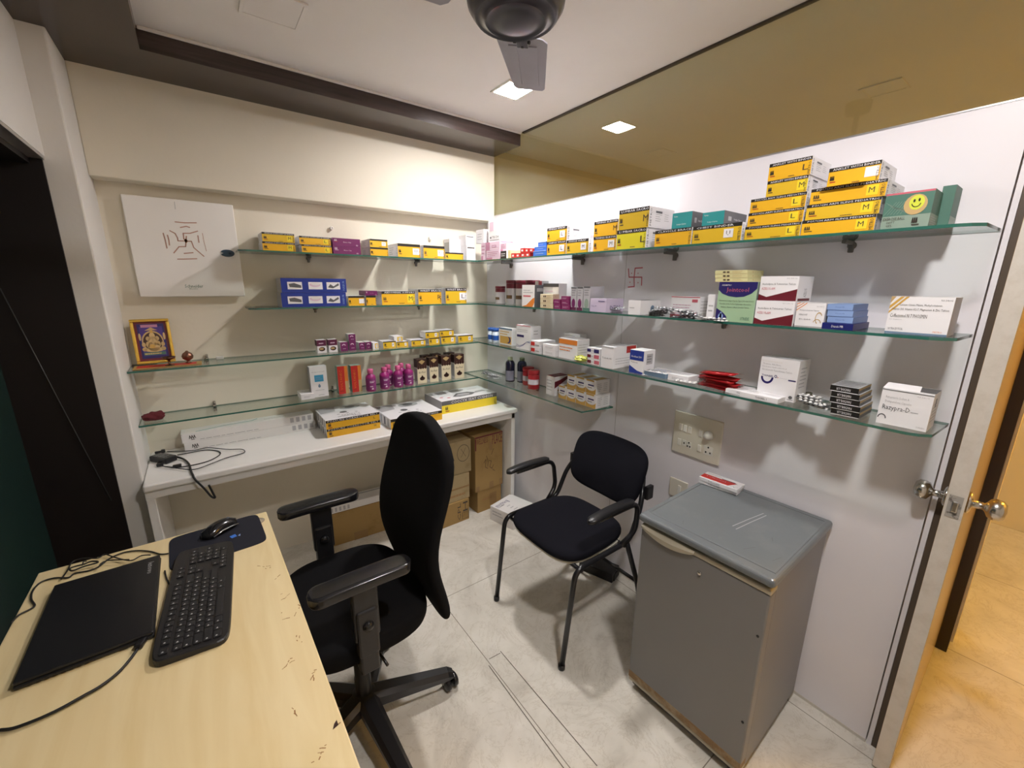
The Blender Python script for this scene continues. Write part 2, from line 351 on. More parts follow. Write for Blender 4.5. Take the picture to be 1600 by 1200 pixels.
# ================================================================== the setting
ZC, ZP, ZS, ZB = 2.463, 2.022, 2.389, 1.986
XL = -1.985
def sbox(name, m, *a, bev=0):
    bm = NB(); box(bm, *a, bev=bev); return struct(obj(name, bm, m))
sbox('floor', M_FLOOR, -2.6, 2.6, -4.0, .1, -.05, 0)
sbox('ceiling', M_CEIL, -2.6, 2.6, -4.0, .1, ZC, ZC + .05)
sbox('wall_back', M_CREAM, XL - .02, .05, 0, .1, 0, ZC)
sbox('wall_corridor_end', M_OCHRE, .05, 2.6, 0, .1, 0, ZC)
sbox('trim_1', M_CREAM, XL, .0, -.097, 0, ZB, ZC, bev=.004)                 # plastered beam over the shelf recess
bm = NB(); box(bm, -2.5, XL, -.36, .1, 0, ZC, bev=.006, seg=2)
struct(obj('wall_pillar', bm, M_PILLAR))
# left wall: lintel above a dark glazed recess
sbox('wall_left', M_PILLAR, -2.5, -2.055, -4.0, -.36, 1.985, ZC)
sbox('wall_left_lower', M_PILLAR, -2.5, -2.055, -4.0, -2.6, 0, 1.985)
sbox('trim_2', M_ALU, -2.092, -2.056, -2.6, -.361, 1.974, 1.985)
sbox('door_2', M_BLACK, -2.32, -2.062, -.372, -.3605, 0, 1.974)            # black-clad side of the recess
sbox('trim_13', M_BLACK, -2.34, -2.0925, -2.6, -.373, 1.955, 1.9735)
sbox('door_3', M_GREEN, -2.34, -2.283, -2.6, -.372, 0, 1.985)
bm = NB(); tube(bm, [(-2.235, -.3745, 1.543), (-2.091, -.3745, .693)], .0016, 6); struct(obj('trim_3', bm, mat('faint_grey_edge', (.05, .05, .05), .4)))
# brown laminate pelmet round the ceiling
bm = NB(); box(bm, -2.5, 0, -.3775, -.09, ZS, ZC); box(bm, -2.5, -1.745, -4.0, -.3775, ZS, ZC)
struct(obj('trim_4', bm, M_SOFFIT))
bm = NB(); box(bm, -1.743, 0, -.388, -.378, ZC - .012, ZC, bev=.003); struct(obj('trim_5', bm, M_CEIL))
# white laminate partition with its panel joint and edge strip
sbox('wall_right', M_LAM, 0, .045, -2.43, 0, 0, ZP)
sbox('trim_6', M_LAM, -.001, .046, -2.446, -2.434, 0, ZP)
sbox('trim_7', mat('joint_grey', (.30, .29, .28), .6), -.0006, .0004, -1.2365, -1.2350, .05, ZP)
sbox('trim_8', M_ALU, -.002, .047, -4.0, 0, ZP, ZP + .004)
sbox('window_1', G_PANE, .006, .014, -4.0, 0, ZP + .004, ZC)
sbox('trim_9', mat('channel_brown', (.05, .04, .03), .5), .002, .018, -4.0, -.39, ZC - .008, ZC - .0005)
sbox('trim_10', M_PILLAR, .0, .02, -.012, 0, ZP + .004, ZC)
sbox('wall_front', M_CREAM, -2.5, 2.6, -4.0, -3.9, 0, ZC)
sbox('wall_corridor_side', M_OCHRE, 2.5, 2.6, -3.9, 0, 0, ZC)
sbox('wall_right_front', M_LAM, 0, .045, -3.9, -3.32, 0, ZP)
# open door of the partition, its scuffed lock edge towards the room
DR = Matrix.Translation((-.078, -2.4665, 0)) @ Matrix.Rotation(math.radians(.8), 4, 'Z')
bm = NB(); box(bm, 0, .80, -.040, 0, .008, 2.0)
for v in bm.verts: v.co = DR @ v.co
bm.faces.ensure_lookup_table()
door = struct(obj('door_1', bm, [wood_mat('door_ochre_laminate', (.36, .23, .09), (.46, .31, .13), 2, .22)]))
bm = NB(); box(bm, -.0012, .0015, -.0395, -.0005, .008, 2.0)
rd = random.Random(3)
for v in bm.verts: v.co = DR @ v.co
obj('door_edge', bm, M_DOOREDGE, door)
bm = NB(); box(bm, -.003, -.0013, -.034, -.006, .945, 1.010); 
for v in bm.verts: v.co = DR @ v.co
lk = obj('lock_plate', bm, scuff_mat('worn_steel', (.35, .33, .30), (.08, .07, .06), .4, 60), door)
bm = NB(); box(bm, -.009, -.003, -.028, -.014, .962, .994, bev=.003)
for v in bm.verts: v.co = DR @ v.co
obj('latch_bolt', bm, M_CHROME, lk)
def knob(side):
    bm = NB(); s = side
    prof = [(0, 0), (.030, 0), (.031, .004), (.024, .008), (.011, .010), (.010, .030), (.014, .034), (.026, .040), (.0295, .050), (.0285, .062), (.020, .070), (0, .073)]
    Rm = Matrix.Rotation(-PI / 2 * s, 4, 'X')
    y0 = 0 if s > 0 else -.040
    lathe(bm, prof, 28, M=Rm)
    for v in bm.verts: v.co = DR @ (v.co + Vector((.046, y0, .985)))
    return obj('door_knob', bm, M_CHROME, door, True)
sbox('trim_14', mat('gap_shade_brown', (.09, .065, .045), .5), .004, .042, -2.4655, -2.4465, 0, ZP)  # dark strip standing in for the shade in the gap beside the door edge
k1 = knob(1); k2 = knob(-1)
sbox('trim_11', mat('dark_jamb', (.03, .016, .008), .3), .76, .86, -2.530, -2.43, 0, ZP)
sbox('wall_corridor_stub', M_OCHRE, .86, 1.00, -2.537, -2.41, 0, ZP)
# patched strip in the floor
bm = NB()
for a, b in (((-.894, -1.366), (-.838, -1.370)), ((-.832, -1.362), (-.826, -1.92)), ((-.912, -1.39), (-.922, -1.9))):
    d = Vector((b[0] - a[0], b[1] - a[1], 0)).normalized(); n = Vector((-d.y, d.x, 0)) * .0016
    vs = [bm.verts.new(Vector((p[0], p[1], .0007)) + q) for p, q in ((a, n), (a, -n), (b, -n), (b, n))]; bm.faces.new(vs)
struct(obj('trim_12', bm, mat('floor_crack', (.12, .10, .08), .8)))
sbox('baseboard_right', mat('skirting_dirt', (.60, .57, .52), .6), -.0015, 0, -2.43, -.45, 0, .012)
# ------------------------------------------------------------------ ceiling lights
def ceiling_light(x, y, lit, label, strength=0, size=.13, c=(1, .95, .93)):
    t = empty('ceiling_light', (x, y, ZC), label, 'ceiling light')
    h = size / 2; bm = NB()
    for a in ((-h - .012, h + .012, -h - .012, -h), (-h - .012, h + .012, h, h + .012), (-h - .012, -h, -h, h), (h, h + .012, -h, h)): box(bm, *a, -.006, -.0002, bev=.001)
    obj('frame', bm, M_IVORYW if lit else M_CEIL, t)
    bm = NB(); box(bm, -h, h, -h, h, -.004, -.0003)
    obj('diffuser', bm, mat('led_diffuser_%g' % strength, (.9, .9, .9), .5, emit=c, es=strength) if lit else M_CEIL, t)
    return t
ceiling_light(-.372, -.80, True, 'lit square ceiling light behind the fan blade', LED)
ceiling_light(-.95, -2.42, True, 'lit square ceiling light outside the picture, nearer the door', LED * .9)
ceiling_light(-1.365, -.79, False, 'unlit square ceiling light left of the fan', size=.16)
ceiling_light(1.0, -.66, False, 'unlit square corridor ceiling light seen through the glass, farther one')
ceiling_light(.97, -1.86, False, 'unlit square corridor ceiling light seen through the glass, nearer one')
ceiling_light(.95, -3.45, True, 'lit warm corridor ceiling light beyond the glass', CORR * .60, .30, (1, .50, .035))
ceiling_light(2.0, -1.5, True, 'added corridor fill light at the far side, hidden from view', CORR * .42, .2, (1, .86, .62))  # added neutral fill deep in the corridor, hidden behind the partition
# ------------------------------------------------------------------ ceiling fan
fan = empty('ceiling_fan', (-1.06, -1.74, 0), 'dark violet ceiling fan with blades painted lit grey under the white ceiling', 'ceiling fan')
bm = NB(); lathe(bm, [(0, 2.118), (.045, 2.119), (.062, 2.124), (.066, 2.121), (.070, 2.126), (.084, 2.130), (.088, 2.128), (.093, 2.134), (.104, 2.150), (.108, 2.172), (.106, 2.205), (.088, 2.226), (.04, 2.236), (.022, 2.245), (0, 2.246)], 40)
obj('motor_housing', bm, M_FANB, fan)
bm = NB(); lathe(bm, [(0, 2.24), (.011, 2.24), (.011, 2.41), (.05, 2.415), (.055, 2.4625), (0, 2.4625)], 20); obj('down_rod', bm, M_FANB, fan)
for k in range(3):
    ang = math.radians(47 + 120 * k); Mr = Matrix.Rotation(ang, 4, 'Z') @ Matrix.Rotation(math.radians(7), 4, 'X')
    T = Matrix.Translation((0, 0, 2.160)) @ Mr
    bm = NB(); o1 = [(.128, -.030), (.135, -.052), (.15, -.064), (.398, -.048), (.412, -.040), (.412, .040), (.398, .048), (.15, .064), (.135, .052), (.128, .030)]
    loft(bm, [[(x, y, -.0015) for x, y in o1], [(x, y, .0015) for x, y in o1]], sm=False)
    for yy in (-.026, .026):
        e = [(.165, yy - .008 * 1.3), (.375, yy - .006), (.375, yy + .006), (.165, yy + .008 * 1.3)]
        loft(bm, [[(x, y, -.0045) for x, y in e], [(x, y, -.001) for x, y in e]], sm=False)
    for v in bm.verts: v.co = T @ v.co
    bl = obj('blade', bm, M_FANW if k != 2 else M_FANB, fan)  # two blades carry the painted light, the third stays dark
    bm = NB(); box(bm, .095, .170, -.014, .014, -.0055, -.0018, bev=.001)
    for (x, y) in ((.145, -.018), (.145, .018), (.165, 0)): lathe(bm, [(0, -.0075), (.004, -.0075), (.0045, -.0016)], 8, c=(x, y, 0))
    for v in bm.verts: v.co = T @ v.co
    obj('blade_arm', bm, M_FANB, bl)
# ------------------------------------------------------------------ glass shelves
def shelf(name_label, poly, z, bevel_note=None, brackets=()):
    """poly: ccw outline; top at z, 8 mm thick"""
    bm = NB(); n = len(poly); t = .008
    a = [bm.verts.new((x, y, z)) for x, y in poly]; b = [bm.verts.new((x, y, z - t)) for x, y in poly]
    f = bm.faces.new(a); f.material_index = 0; f = bm.faces.new(list(reversed(b))); f.material_index = 0
    for i in range(n):
        f = bm.faces.new((a[i], b[i], b[(i + 1) % n], a[(i + 1) % n])); f.material_index = 1
    o = obj('glass_shelf', bm, [G_SHELF, G_EDGE]); tag(o, name_label, 'glass shelf', 'green-edged glass wall shelves')
    for bx, by, w in brackets:
        bm = NB()
        if w == 'B':
            box(bm, bx - .006, bx + .006, -.06, -.002, z - t - .012, z - t - .0005, bev=.002); lathe(bm, [(0, 0), (.011, 0), (.011, .006), (0, .007)], 14, c=(bx, -.0005, z - t - .012), M=Matrix.Rotation(PI / 2, 4, 'X')); box(bm, bx - .006, bx + .006, -.014, -.001, z - t - .034, z - t - .002, bev=.003)
        elif w == 'C':   # chrome clamp gripping the back edge from above
            box(bm, bx - .008, bx + .008, -.028, -.0005, z + .0005, z + .010, bev=.003); box(bm, bx - .006, bx + .006, -.018, -.0005, z + .010, z + .026, bev=.003); box(bm, bx - .008, bx + .008, -.024, -.0005, z - t - .022, z - t - .0005, bev=.003)
        else:
            box(bm, -.085, -.002, by - .006, by + .006, z - t - .012, z - t - .0005, bev=.002); lathe(bm, [(0, 0), (.012, 0), (.012, .006), (0, .007)], 14, c=(-.0005, by, z - t - .014), M=Matrix.Rotation(-PI / 2, 4, 'Y')); box(bm, -.016, -.001, by - .007, by + .007, z - t - .036, z - t - .002, bev=.003)
        obj('bracket', bm, M_CHROME if w == 'C' else mat('dull_bracket_metal', (.18, .17, .16), .4, .7), o)
    return o
SB, SR = .204, .204
def bsh(x0, z, label, br):
    shelf(label, [(x0, -.001), (x0, -SB + .03), (x0 + .03, -SB), (-.209, -SB), (-.209, -.001)] if x0 > -1.9 else [(x0, -.001), (x0, -SB), (-.209, -SB), (-.209, -.001)], z, None, br)
bsh(-1.515, 1.72, 'topmost glass shelf on the far wall, below the beam', [(-1.179, 0, 'B'), (-.546, 0, 'B')])
bsh(-1.505, 1.447, 'second glass shelf on the far wall, under the long blue boxes', [(-1.17, 0, 'B'), (-.54, 0, 'B')])
bsh(-1.983, 1.19, 'third glass shelf on the far wall, carrying the gold picture', [(-1.70, 0, 'C'), (-.60, 0, 'C')])
bsh(-1.983, .944, 'lowest glass shelf on the far wall, carrying the pink bottles', [(-1.70, 0, 'C'), (-1.12, 0, 'C'), (-.45, 0, 'C')])
def rsh(ys, z, lab1, lab2, br1, br2, yend=-2.428):
    shelf(lab1, [(-.001, -.001), (-SR, -.001), (-SR, ys + .002), (-.001, ys + .002)], z, None, br1)
    if lab2: shelf(lab2, [(-.001, ys - .002), (-SR, ys - .002), (-SR, yend + .055), (-SR + .008, yend + .03), (-SR + .03, yend + .008), (-.001, yend)], z, None, br2)
rsh(-1.10, 1.72, 'short glass shelf in the corner at the top of the partition', 'long glass shelf at the top of the partition, under the yellow stacks', [(0, -.30, 'R'), (0, -.95, 'R')], [(0, -1.50, 'R'), (0, -2.12, 'R')])
rsh(-1.205, 1.447, 'short glass shelf in the corner, second from the top of the partition', 'long glass shelf under the green and navy carton', [(0, -.55, 'R')], [(0, -1.75, 'R')])
rsh(-1.195, 1.19, 'short glass shelf in the corner, third from the top of the partition', 'long glass shelf under the red sachets', [(0, -.55, 'R')], [(0, -1.80, 'R')])
shelf('lowest and shortest glass shelf of the partition above the visitor chair', [(-.001, -.001), (-SR, -.001), (-SR, -1.183), (-.001, -1.215)], .944, None, [(0, -.6, 'R')])
# ------------------------------------------------------------------ counter
ct = empty('wall_counter', (-1.0, -.22, 0), 'long white counter against the far wall under the glass shelves', 'counter')
def loc(o, t): o.location = -Vector(t.location)   # parts given in world metres
bm = NB(); box(bm, XL + .002, -.045, -.44, -.002, .718, .75, bev=.008, seg=3); o = obj('countertop', bm, M_WHITEP, ct); loc(o, ct)
bm = NB(); box(bm, XL + .004, -.06, -.425, -.405, .682, .717); o = obj('apron', bm, M_WHITEP, ct); loc(o, ct)
for x in (XL + .004, -.085):
    bm = NB(); box(bm, x, x + .03, -.425, -.002, 0, .717 if x > -1 else .681, bev=.002)
    o = obj('side_panel', bm, M_WHITEP, ct); loc(o, ct)
# ------------------------------------------------------------------ desk
dk = empty('desk', (-1.875, -1.65, 0), 'pale maple desk with brown pen scratches in the near left corner', 'desk')
S = Slots(); S.idx('white'); bm = NB(); box(bm, -2.166, -1.586, -2.36, -.95, .725, .75, bev=.003)
for v in bm.verts:
    v.co.x += (-1.45 - v.co.y) * (.022 if v.co.x > -1.9 else .004)
Pm = Print(bm, (0, 0, .75), (1, 0, 0), (0, 1, 0), (0, 0, 1), S, .0004)
for st in DESK_MARKS:
    for a, b in zip(st[:-1], st[1:]):
        n = max(2, int(math.dist(a, b) / .004)); q = []
        for i in range(n + 1):
            t = i / n; q.append((a[0] + (b[0] - a[0]) * t + random.uniform(-.0009, .0009), a[1] + (b[1] - a[1]) * t + random.uniform(-.0009, .0009)))
        for u, v in zip(q[:-1], q[1:]):
            if random.random() < .6: Pm.stroke([u, v], random.uniform(.0012, .0026), 'brownmark')
Pm.poly([(-1.592, -1.893), (-1.586, -1.888), (-1.586, -1.900), (-1.597, -1.903)], 'brown')
o = obj('desktop', bm, [M_MAPLE] + [mat('ink_' + c, COL[c], .42) for c in S.names[1:]], dk); loc(o, dk)
bm = NB(); lathe(bm, [(0, .7502), (.022, .7502), (.024, .7514), (.0, .7516)], 24, c=(-1.632, -1.010, 0)); o = obj('cable_grommet', bm, mat('old_grommet_plastic', (.38, .33, .24), .5), dk); loc(o, dk)
for y in (-2.34, -.99):
    bm = NB(); box(bm, -2.14, -1.61, y, y + .022, 0, .724); o = obj('side_panel', bm, M_MAPLE, dk); loc(o, dk)
bm = NB(); box(bm, -2.12, -2.102, -2.317, -.991, .30, .724); o = obj('modesty_panel', bm, M_MAPLE, dk); loc(o, dk)
# ------------------------------------------------------------------ laptop
def quad_frame(c, ang): return Matrix.Translation(c) @ Matrix.Rotation(math.radians(ang), 4, 'Z')
lp = empty('laptop', (-1.995, -1.262, .7505), 'closed black laptop on the maple desk', 'laptop', rotz=math.radians(1.0))
bm = NB(); box(bm, -.111, .111, -.180, .180, .001, .011, bev=.004); obj('base', bm, M_PLAST, lp)
S = Slots(); bm = NB(); box(bm, -.110, .110, -.179, .179, .0115, .020, bev=.0035); S.idx('black')
P_ = Print(bm, (0, 0, .0202), (1, 0, 0), (0, 1, 0), (0, 0, 1), S); P_.text(.085, .085, .098, .145, 'lenovo', 'grey', -90)
obj('lid', bm, [M_PLAST, mat('ink_grey', COL['grey'], .42)], lp)
bm = NB()
for k in range(8): box(bm, -.09 + k * .012, -.083 + k * .012, -.181, -.176, .003, .009)
obj('vent_slots', bm, M_DARK, lp); bm = NB(); box(bm, .05, .065, -.181, -.176, .003, .009); obj('usb_port', bm, M_DARK, lp)
pl = empty('charging_cable', (-1.905, -1.45, .752), 'black power cable plugged into the laptop and running off the desk', 'cable')
bm = NB(); tube(bm, smooth_path([(x + 1.905, y + 1.45, .0035) for x, y in CABLE_A[::-1]] + [], 5), .003, 8); obj('cord', bm, M_CABLE, pl, True)
bm = NB(); box(bm, -.008, .008, -.012, .020, .001, .012, bev=.003); obj('plug', bm, M_PLAST, pl, rotz=math.radians(-20))
def cable(pts, r, name, label, z=.7535, cat='cable', grp=None):
    bm = NB(); c = pts[0]; P3 = smooth_path([(x - c[0], y - c[1], (zz if len(q) else 0)) for (x, y, *q) in pts for zz in [q[0] if q else 0]], 6)
    tube(bm, P3, r, 8); o = obj(name, bm, M_CABLE, None, True, (c[0], c[1], z)); return tag(o, label, cat, grp)
cable(CABLE_B, .0022, 'charger_cable', 'black cable looping behind the laptop to the desk corner')
cable([(x, y, .005) for x, y in CABLE_C], .0018, 'thin_cable', 'thin black cable lying along the far edge of the desk')
cable([(x, y, .009) for x, y in CABLE_D], .0016, 'thin_cable', 'short thin black cable beside the tied loop on the desk')
bm = NB(); q = [(x + 2.063, y + 1.001, .0125 + .001 * (i % 2)) for i, (x, y) in enumerate(TIE[:-1])]
tube(bm, smooth_path(q + [q[0]], 6)[:-1], .0022, 8, closed=True); tube(bm, [(-.004, -.008, .014), (-.002, .003, .019), (.002, .012, .014)], .0016, 6)
tag(obj('cable_tie', bm, M_CABLE, None, True, (-2.063, -1.001, .752)), 'small tied black cable loop behind the laptop', 'cable tie')
cable(CABLE_E, .0018, 'mouse_cable', 'short black cable between laptop and keyboard')
# ------------------------------------------------------------------ mouse pad, mouse, keyboard
mp = Matrix.Translation((-1.745, -1.062, .7503)) @ Matrix.Rotation(math.radians(2.5), 4, 'Z')
S = Slots(); S.idx('black'); bm = NB(); r_ = sring(0, 0, .125, .105, 40, 9)
loft(bm, [[(x, y, 0) for x, y in r_], [(x, y, .0022) for x, y in r_]], sm=False)
P_ = Print(bm, (0, 0, .0023), (1, 0, 0), (0, 1, 0), (0, 0, 1), S); P_.poly([(.035, -.02), (.05, -.016), (.046, .002), (.03, -.003)], 'blue'); P_.poly([(.052, -.014), (.058, -.02), (.06, -.006)], 'sky')
o = obj('mouse_pad', bm, [mat('navy_black_cloth', (.006, .007, .016), .85)] + [mat('ink_' + c, COL[c], .42) for c in S.names[1:]]); o.matrix_world = mp
tag(o, 'dark rounded mouse pad at the far end of the desk', 'mouse pad')
ms = empty('computer_mouse', (-1.738, -1.008, .7535), 'black mouse with silver side trim on the pad', 'computer mouse', rotz=math.radians(-58))
bm = NB(); secs = []
for t in [i / 12 for i in range(13)]:
    y = -.056 + .112 * t; hw = .031 * (1 - abs(2 * t - 1) ** 3.2) ** .42 * (1 - .12 * math.sin(PI * t)); hh = .034 * (math.sin(PI * min(1, .06 + t * .86)) ** .6)
    hw = max(hw, .004); hh = max(hh, .006)
    secs.append([(hw * math.cos(a), y, .0005 + (hh * max(0, math.sin(a)) ** .8 if math.sin(a) > 0 else 0) + .002) for a in [2 * PI * k / 20 for k in range(20)]])
loft(bm, secs); obj('body', bm, M_PLASTG, ms, True)
for s in (-1, 1):
    bm = NB(); tube(bm, [(s * .0315, -.040, .009), (s * .031, -.01, .015), (s * .0315, .02, .014), (s * .026, .046, .007)], .0018, 8); obj('side_trim', bm, M_ALU, ms, True)
bm = NB(); tube(bm, [(0, .018, .0315), (0, .045, .023)], .0012, 6); lathe(bm, [(0, -.003), (.008, -.003), (.008, .003), (0, .003)], 16, c=(0, .030, .026), M=Matrix.Rotation(PI / 2, 4, 'Y')); obj('scroll_wheel', bm, mat('dark_grey_rubber', (.06, .06, .07), .6), ms, True)
kb = empty('keyboard', (-1.7935, -1.326, .7505), 'black full-size keyboard between laptop and mouse pad', 'keyboard', rotz=math.radians(-4.5))
bm = NB(); r1 = sring(0, 0, .0725, .226, 44, 10); loft(bm, [[(x, y, .001) for x, y in r1], [(x, y, .013 - x * .045) for x, y in r1], [(x * .97, y * .99, .0155 - x * .045) for x, y in r1]], sm=False)
obj('case', bm, M_PLAST, kb)
MK = mat('black_keycap', (.016, .016, .018), .4); MKW = mat('keycap_legend', (.45, .45, .45), .6)
nk = 0
# rows run along the long side; x = +.06 is the edge nearer the sitter
rowx = [-.050, -.026, -.0075, .011, .0295, .048]
lay = [[(0, 1)] + [(1.5 + i * 1.05, 1) for i in range(12)] + [(15.0, 1), (16.0, 1), (17.0, 1)],
       [(i, 1) for i in range(13)] + [(13, 2)] + [(15.4, 1), (16.4, 1)] + [(18, 1), (19, 1), (20, 1), (21, 1)],
       [(0, 1.5)] + [(1.5 + i, 1) for i in range(12)] + [(13.5, 1.5)] + [(15.4, 1)] + [(18, 1), (19, 1), (20, 1)],
       [(0, 1.8)] + [(1.8 + i, 1) for i in range(11)] + [(12.8, 2.2)] + [(18, 1), (19, 1), (20, 1), (21, 1)],
       [(0, 2.3)] + [(2.3 + i, 1) for i in range(10)] + [(12.3, 2.7)] + [(16.2, 1)] + [(18, 1), (19, 1), (20, 1)],
       [(0, 1.3), (1.3, 1.3), (2.6, 1.3), (3.9, 6), (9.9, 1.3), (11.2, 1.3)] + [(15.2, 1), (16.2, 1), (17.2, .8)] + [(18, 2), (20, 1)]]
for r, row in enumerate(lay):
    for (k, wd) in row:
        if nk >= 99: break
        y0 = .212 - .0192 * (22 - k - wd) if False else -.212 + .0192 * k; x = rowx[r]; z = .0155 - x * .045
        bm = NB(); box(bm, x - .0078, x + .0078, y0 + .0010, y0 + .0192 * wd - .0010, z - .001, z + .0036, 0, bev=.0011, seg=1)
        if wd <= 2.8:
            vs = [bm.verts.new((x + a, y0 + b, z + .0038)) for a, b in ((-.003, .004), (.0012, .004), (.0005, .008), (-.002, .007))]; f = bm.faces.new(vs); f.material_index = 1
        obj('key', bm, [MK, MKW], kb); nk += 1
# ------------------------------------------------------------------ office chair
oc = empty('office_chair', (-1.40, -1.31, 0), 'black high-backed office chair with castors beside the desk', 'office chair')
def W(bm, name, m, root, smooth=False, sub=0, parent=None):
    for v in bm.verts: v.co -= Vector(root.location)
    o = obj(name, bm, m, parent or root, smooth)
    if sub:
        md = o.modifiers.new('s', 'SUBSURF'); md.levels = sub; md.render_levels = sub
    return o
bm = NB(); secs = []
zs = [.432, .440, .47, .53, .60, .68, .77, .86, .94, 1.00, 1.045, 1.08, 1.105, 1.115]
for z in zs:
    def itp(tab):
        for (a, va), (b, vb) in zip(tab[:-1], tab[1:]):
            if z <= b: return va + (vb - va) * (z - a) / (b - a)
        return tab[-1][1]
    cx = itp([(.43, -1.135), (.50, -1.150), (.58, -1.175), (.66, -1.190), (.75, -1.186), (.84, -1.160), (.94, -1.128), (1.02, -1.112), (1.12, -1.108)])
    hw = itp([(.43, .19), (.44, .212), (.47, .226), (.53, .228), (.70, .226), (.80, .232), (.90, .236), (1.0, .226), (1.05, .195), (1.08, .155), (1.105, .095), (1.12, .04)])
    th = itp([(.43, .012), (.45, .022), (.55, .027), (.9, .031), (1.05, .029), (1.10, .022), (1.12, .008)])
    ring = []
    for u, v in sring(0, 0, 1, 1, 30, 2.7):
        y = -1.272 + u * hw * 1.06; x = cx + v * (th + .010) - .016 * (u * u) + .006
        ring.append((x, y, z))
    secs.append(ring)
loft(bm, secs); W(bm, 'backrest', M_FAB, oc, True, 1)
bm = NB(); secs = []
for z, k in ((.452, .90), (.458, .96), (.475, 1.0), (.505, 1.0), (.518, .97), (.526, .90), (.528, .6)):
    ring = []
    for u, v in sring(0, 0, 1, 1, 36, 3.4):
        x = -1.40 + u * .225 * k; y = -1.262 + v * .258 * k
        zz = z + (.008 * v * v if z > .5 else 0) - (.016 * max(0, -u - .4) if z > .5 else 0)
        ring.append((x, y, zz))
    secs.append(ring)
loft(bm, secs); W(bm, 'seat', M_FAB, oc, True, 1)
bm = NB(); secs = []
for z, k in ((.425, .55), (.435, .75), (.452, .88)): secs.append([(-1.40 + u * .225 * k, -1.262 + v * .258 * k, z) for u, v in sring(0, 0, 1, 1, 30, 3.2)])
loft(bm, secs); W(bm, 'seat_shell', M_PLAST, oc, True)
bm = NB(); box(bm, -1.48, -1.30, -1.34, -1.22, .385, .428, bev=.01); W(bm, 'tilt_mechanism', M_PLAST, oc)
bm = NB(); tube(bm, [(-1.39, -1.34, .40), (-1.37, -1.46, .395), (-1.365, -1.50, .392)], .005, 8); W(bm, 'lever', M_PLAST, oc, True)
for s, y in ((1, -1.005), (-1, -1.525)):
    bm = NB(); secs = []
    n = 25
    for i in range(n):
        t = .5 - .5 * math.cos(PI * i / (n - 1)); x = -1.568 + .285 * t; q_ = abs(2 * t - 1); e = 1 if q_ < .74 else (1 - ((q_ - .74) / .26) ** 2.6) ** .5
        hw = max(.010, .037 * e); zc = .750 + .002 * math.sin(PI * t); hz = .0165 if q_ < .95 else max(.012, .0165 * (1 - ((q_ - .95) / .05) ** 2 * .5))
        secs.append([(x, y + u * hw, zc + v * hz) for u, v in sring(0, 0, 1, 1, 32, 5.5)])
    loft(bm, secs); W(bm, 'armrest', M_PLASTG, oc, True)
    bm = NB(); box(bm, -1.462, -1.388, y - .014, y + .014, .56, .735, bev=.006); box(bm, -1.456, -1.394, y - .021, y + .021, .505, .66, bev=.007)
    box(bm, -1.452, -1.398, min(y, y - s * .11) - .004, max(y, y - s * .11) + .004, .436, .452, bev=.004); box(bm, -1.452, -1.398, y - .016, y + .016, .44, .52, bev=.006)
    p = W(bm, 'arm_post', M_PLAST, oc)
    bm = NB(); lathe(bm, [(0, -.006), (.014, -.006), (.017, .0), (.013, .010), (.004, .013), (0, .013)], 18, c=(-1.425, y - .020 if s < 0 else y - .024, .61), M=Matrix.Rotation(PI / 2, 4, 'X'))
    for v in bm.verts: v.co -= Vector(oc.location)
    obj('height_knob', bm, M_PLASTG, p, True)
bm = NB(); tube(bm, fillet([(-1.34, -1.262, .405), (-1.17, -1.262, .40), (-1.125, -1.262, .47), (-1.135, -1.262, .62)], .04), .016, 10); W(bm, 'back_bar', M_PLAST, oc, True)
bm = NB(); lathe(bm, [(0, .06), (.03, .06), (.032, .10), (.028, .14), (.028, .20), (.0255, .205), (.0255, .30), (.020, .305), (.020, .386), (0, .386)], 24, c=(-1.40, -1.31, 0)); W(bm, 'gas_column', M_PLAST, oc, True)
bm = NB(); lathe(bm, [(0, .062), (.045, .062), (.055, .08), (.052, .115), (.036, .135), (0, .138)], 30, c=(-1.40, -1.31, 0))
tips = []
for k in range(5):
    a = math.radians(-12.4 + 72 * k); d = Vector((math.cos(a), math.sin(a), 0)); n = Vector((-d.y, d.x, 0)); secs = []
    for t in (0, .12, .3, .55, .8, .93, 1.0):
        c = Vector((-1.40, -1.31, 0)) + d * (.03 + .300 * t); zt = .132 - .045 * t - (.01 if t == 1 else 0); zb = .075 - .020 * t; hw = .036 - .011 * t - (.006 if t == 1 else 0)
        secs.append([c + n * hw * .9 + Vector((0, 0, zb)), c + n * hw + Vector((0, 0, zt - .014)), c + n * hw * .55 + Vector((0, 0, zt)), c - n * hw * .55 + Vector((0, 0, zt)), c - n * hw + Vector((0, 0, zt - .014)), c - n * hw * .9 + Vector((0, 0, zb))])
    loft(bm, secs, sm=False); tips.append((Vector((-1.40, -1.31, 0)) + d * .318, a))
W(bm, 'five_star_base', M_PLAST, oc)
for i, (c, a) in enumerate(tips):
    bm = NB(); M4 = Matrix.Rotation(a + 1.9, 4, 'Z')
    for s in (-1, 1): lathe(bm, [(0, s * .006), (.025, s * .006), (.0295, s * .009), (.0295, s * .022), (.022, s * .027), (0, s * .027)], 22, c=(c.x, c.y, .0298), M=M4 @ Matrix.Rotation(PI / 2, 4, 'X'))
    lathe(bm, [(0, 0), (.007, 0), (.007, .05), (0, .05)], 12, c=(c.x, c.y, .028)); W(bm, 'castor', M_PLASTG, oc)
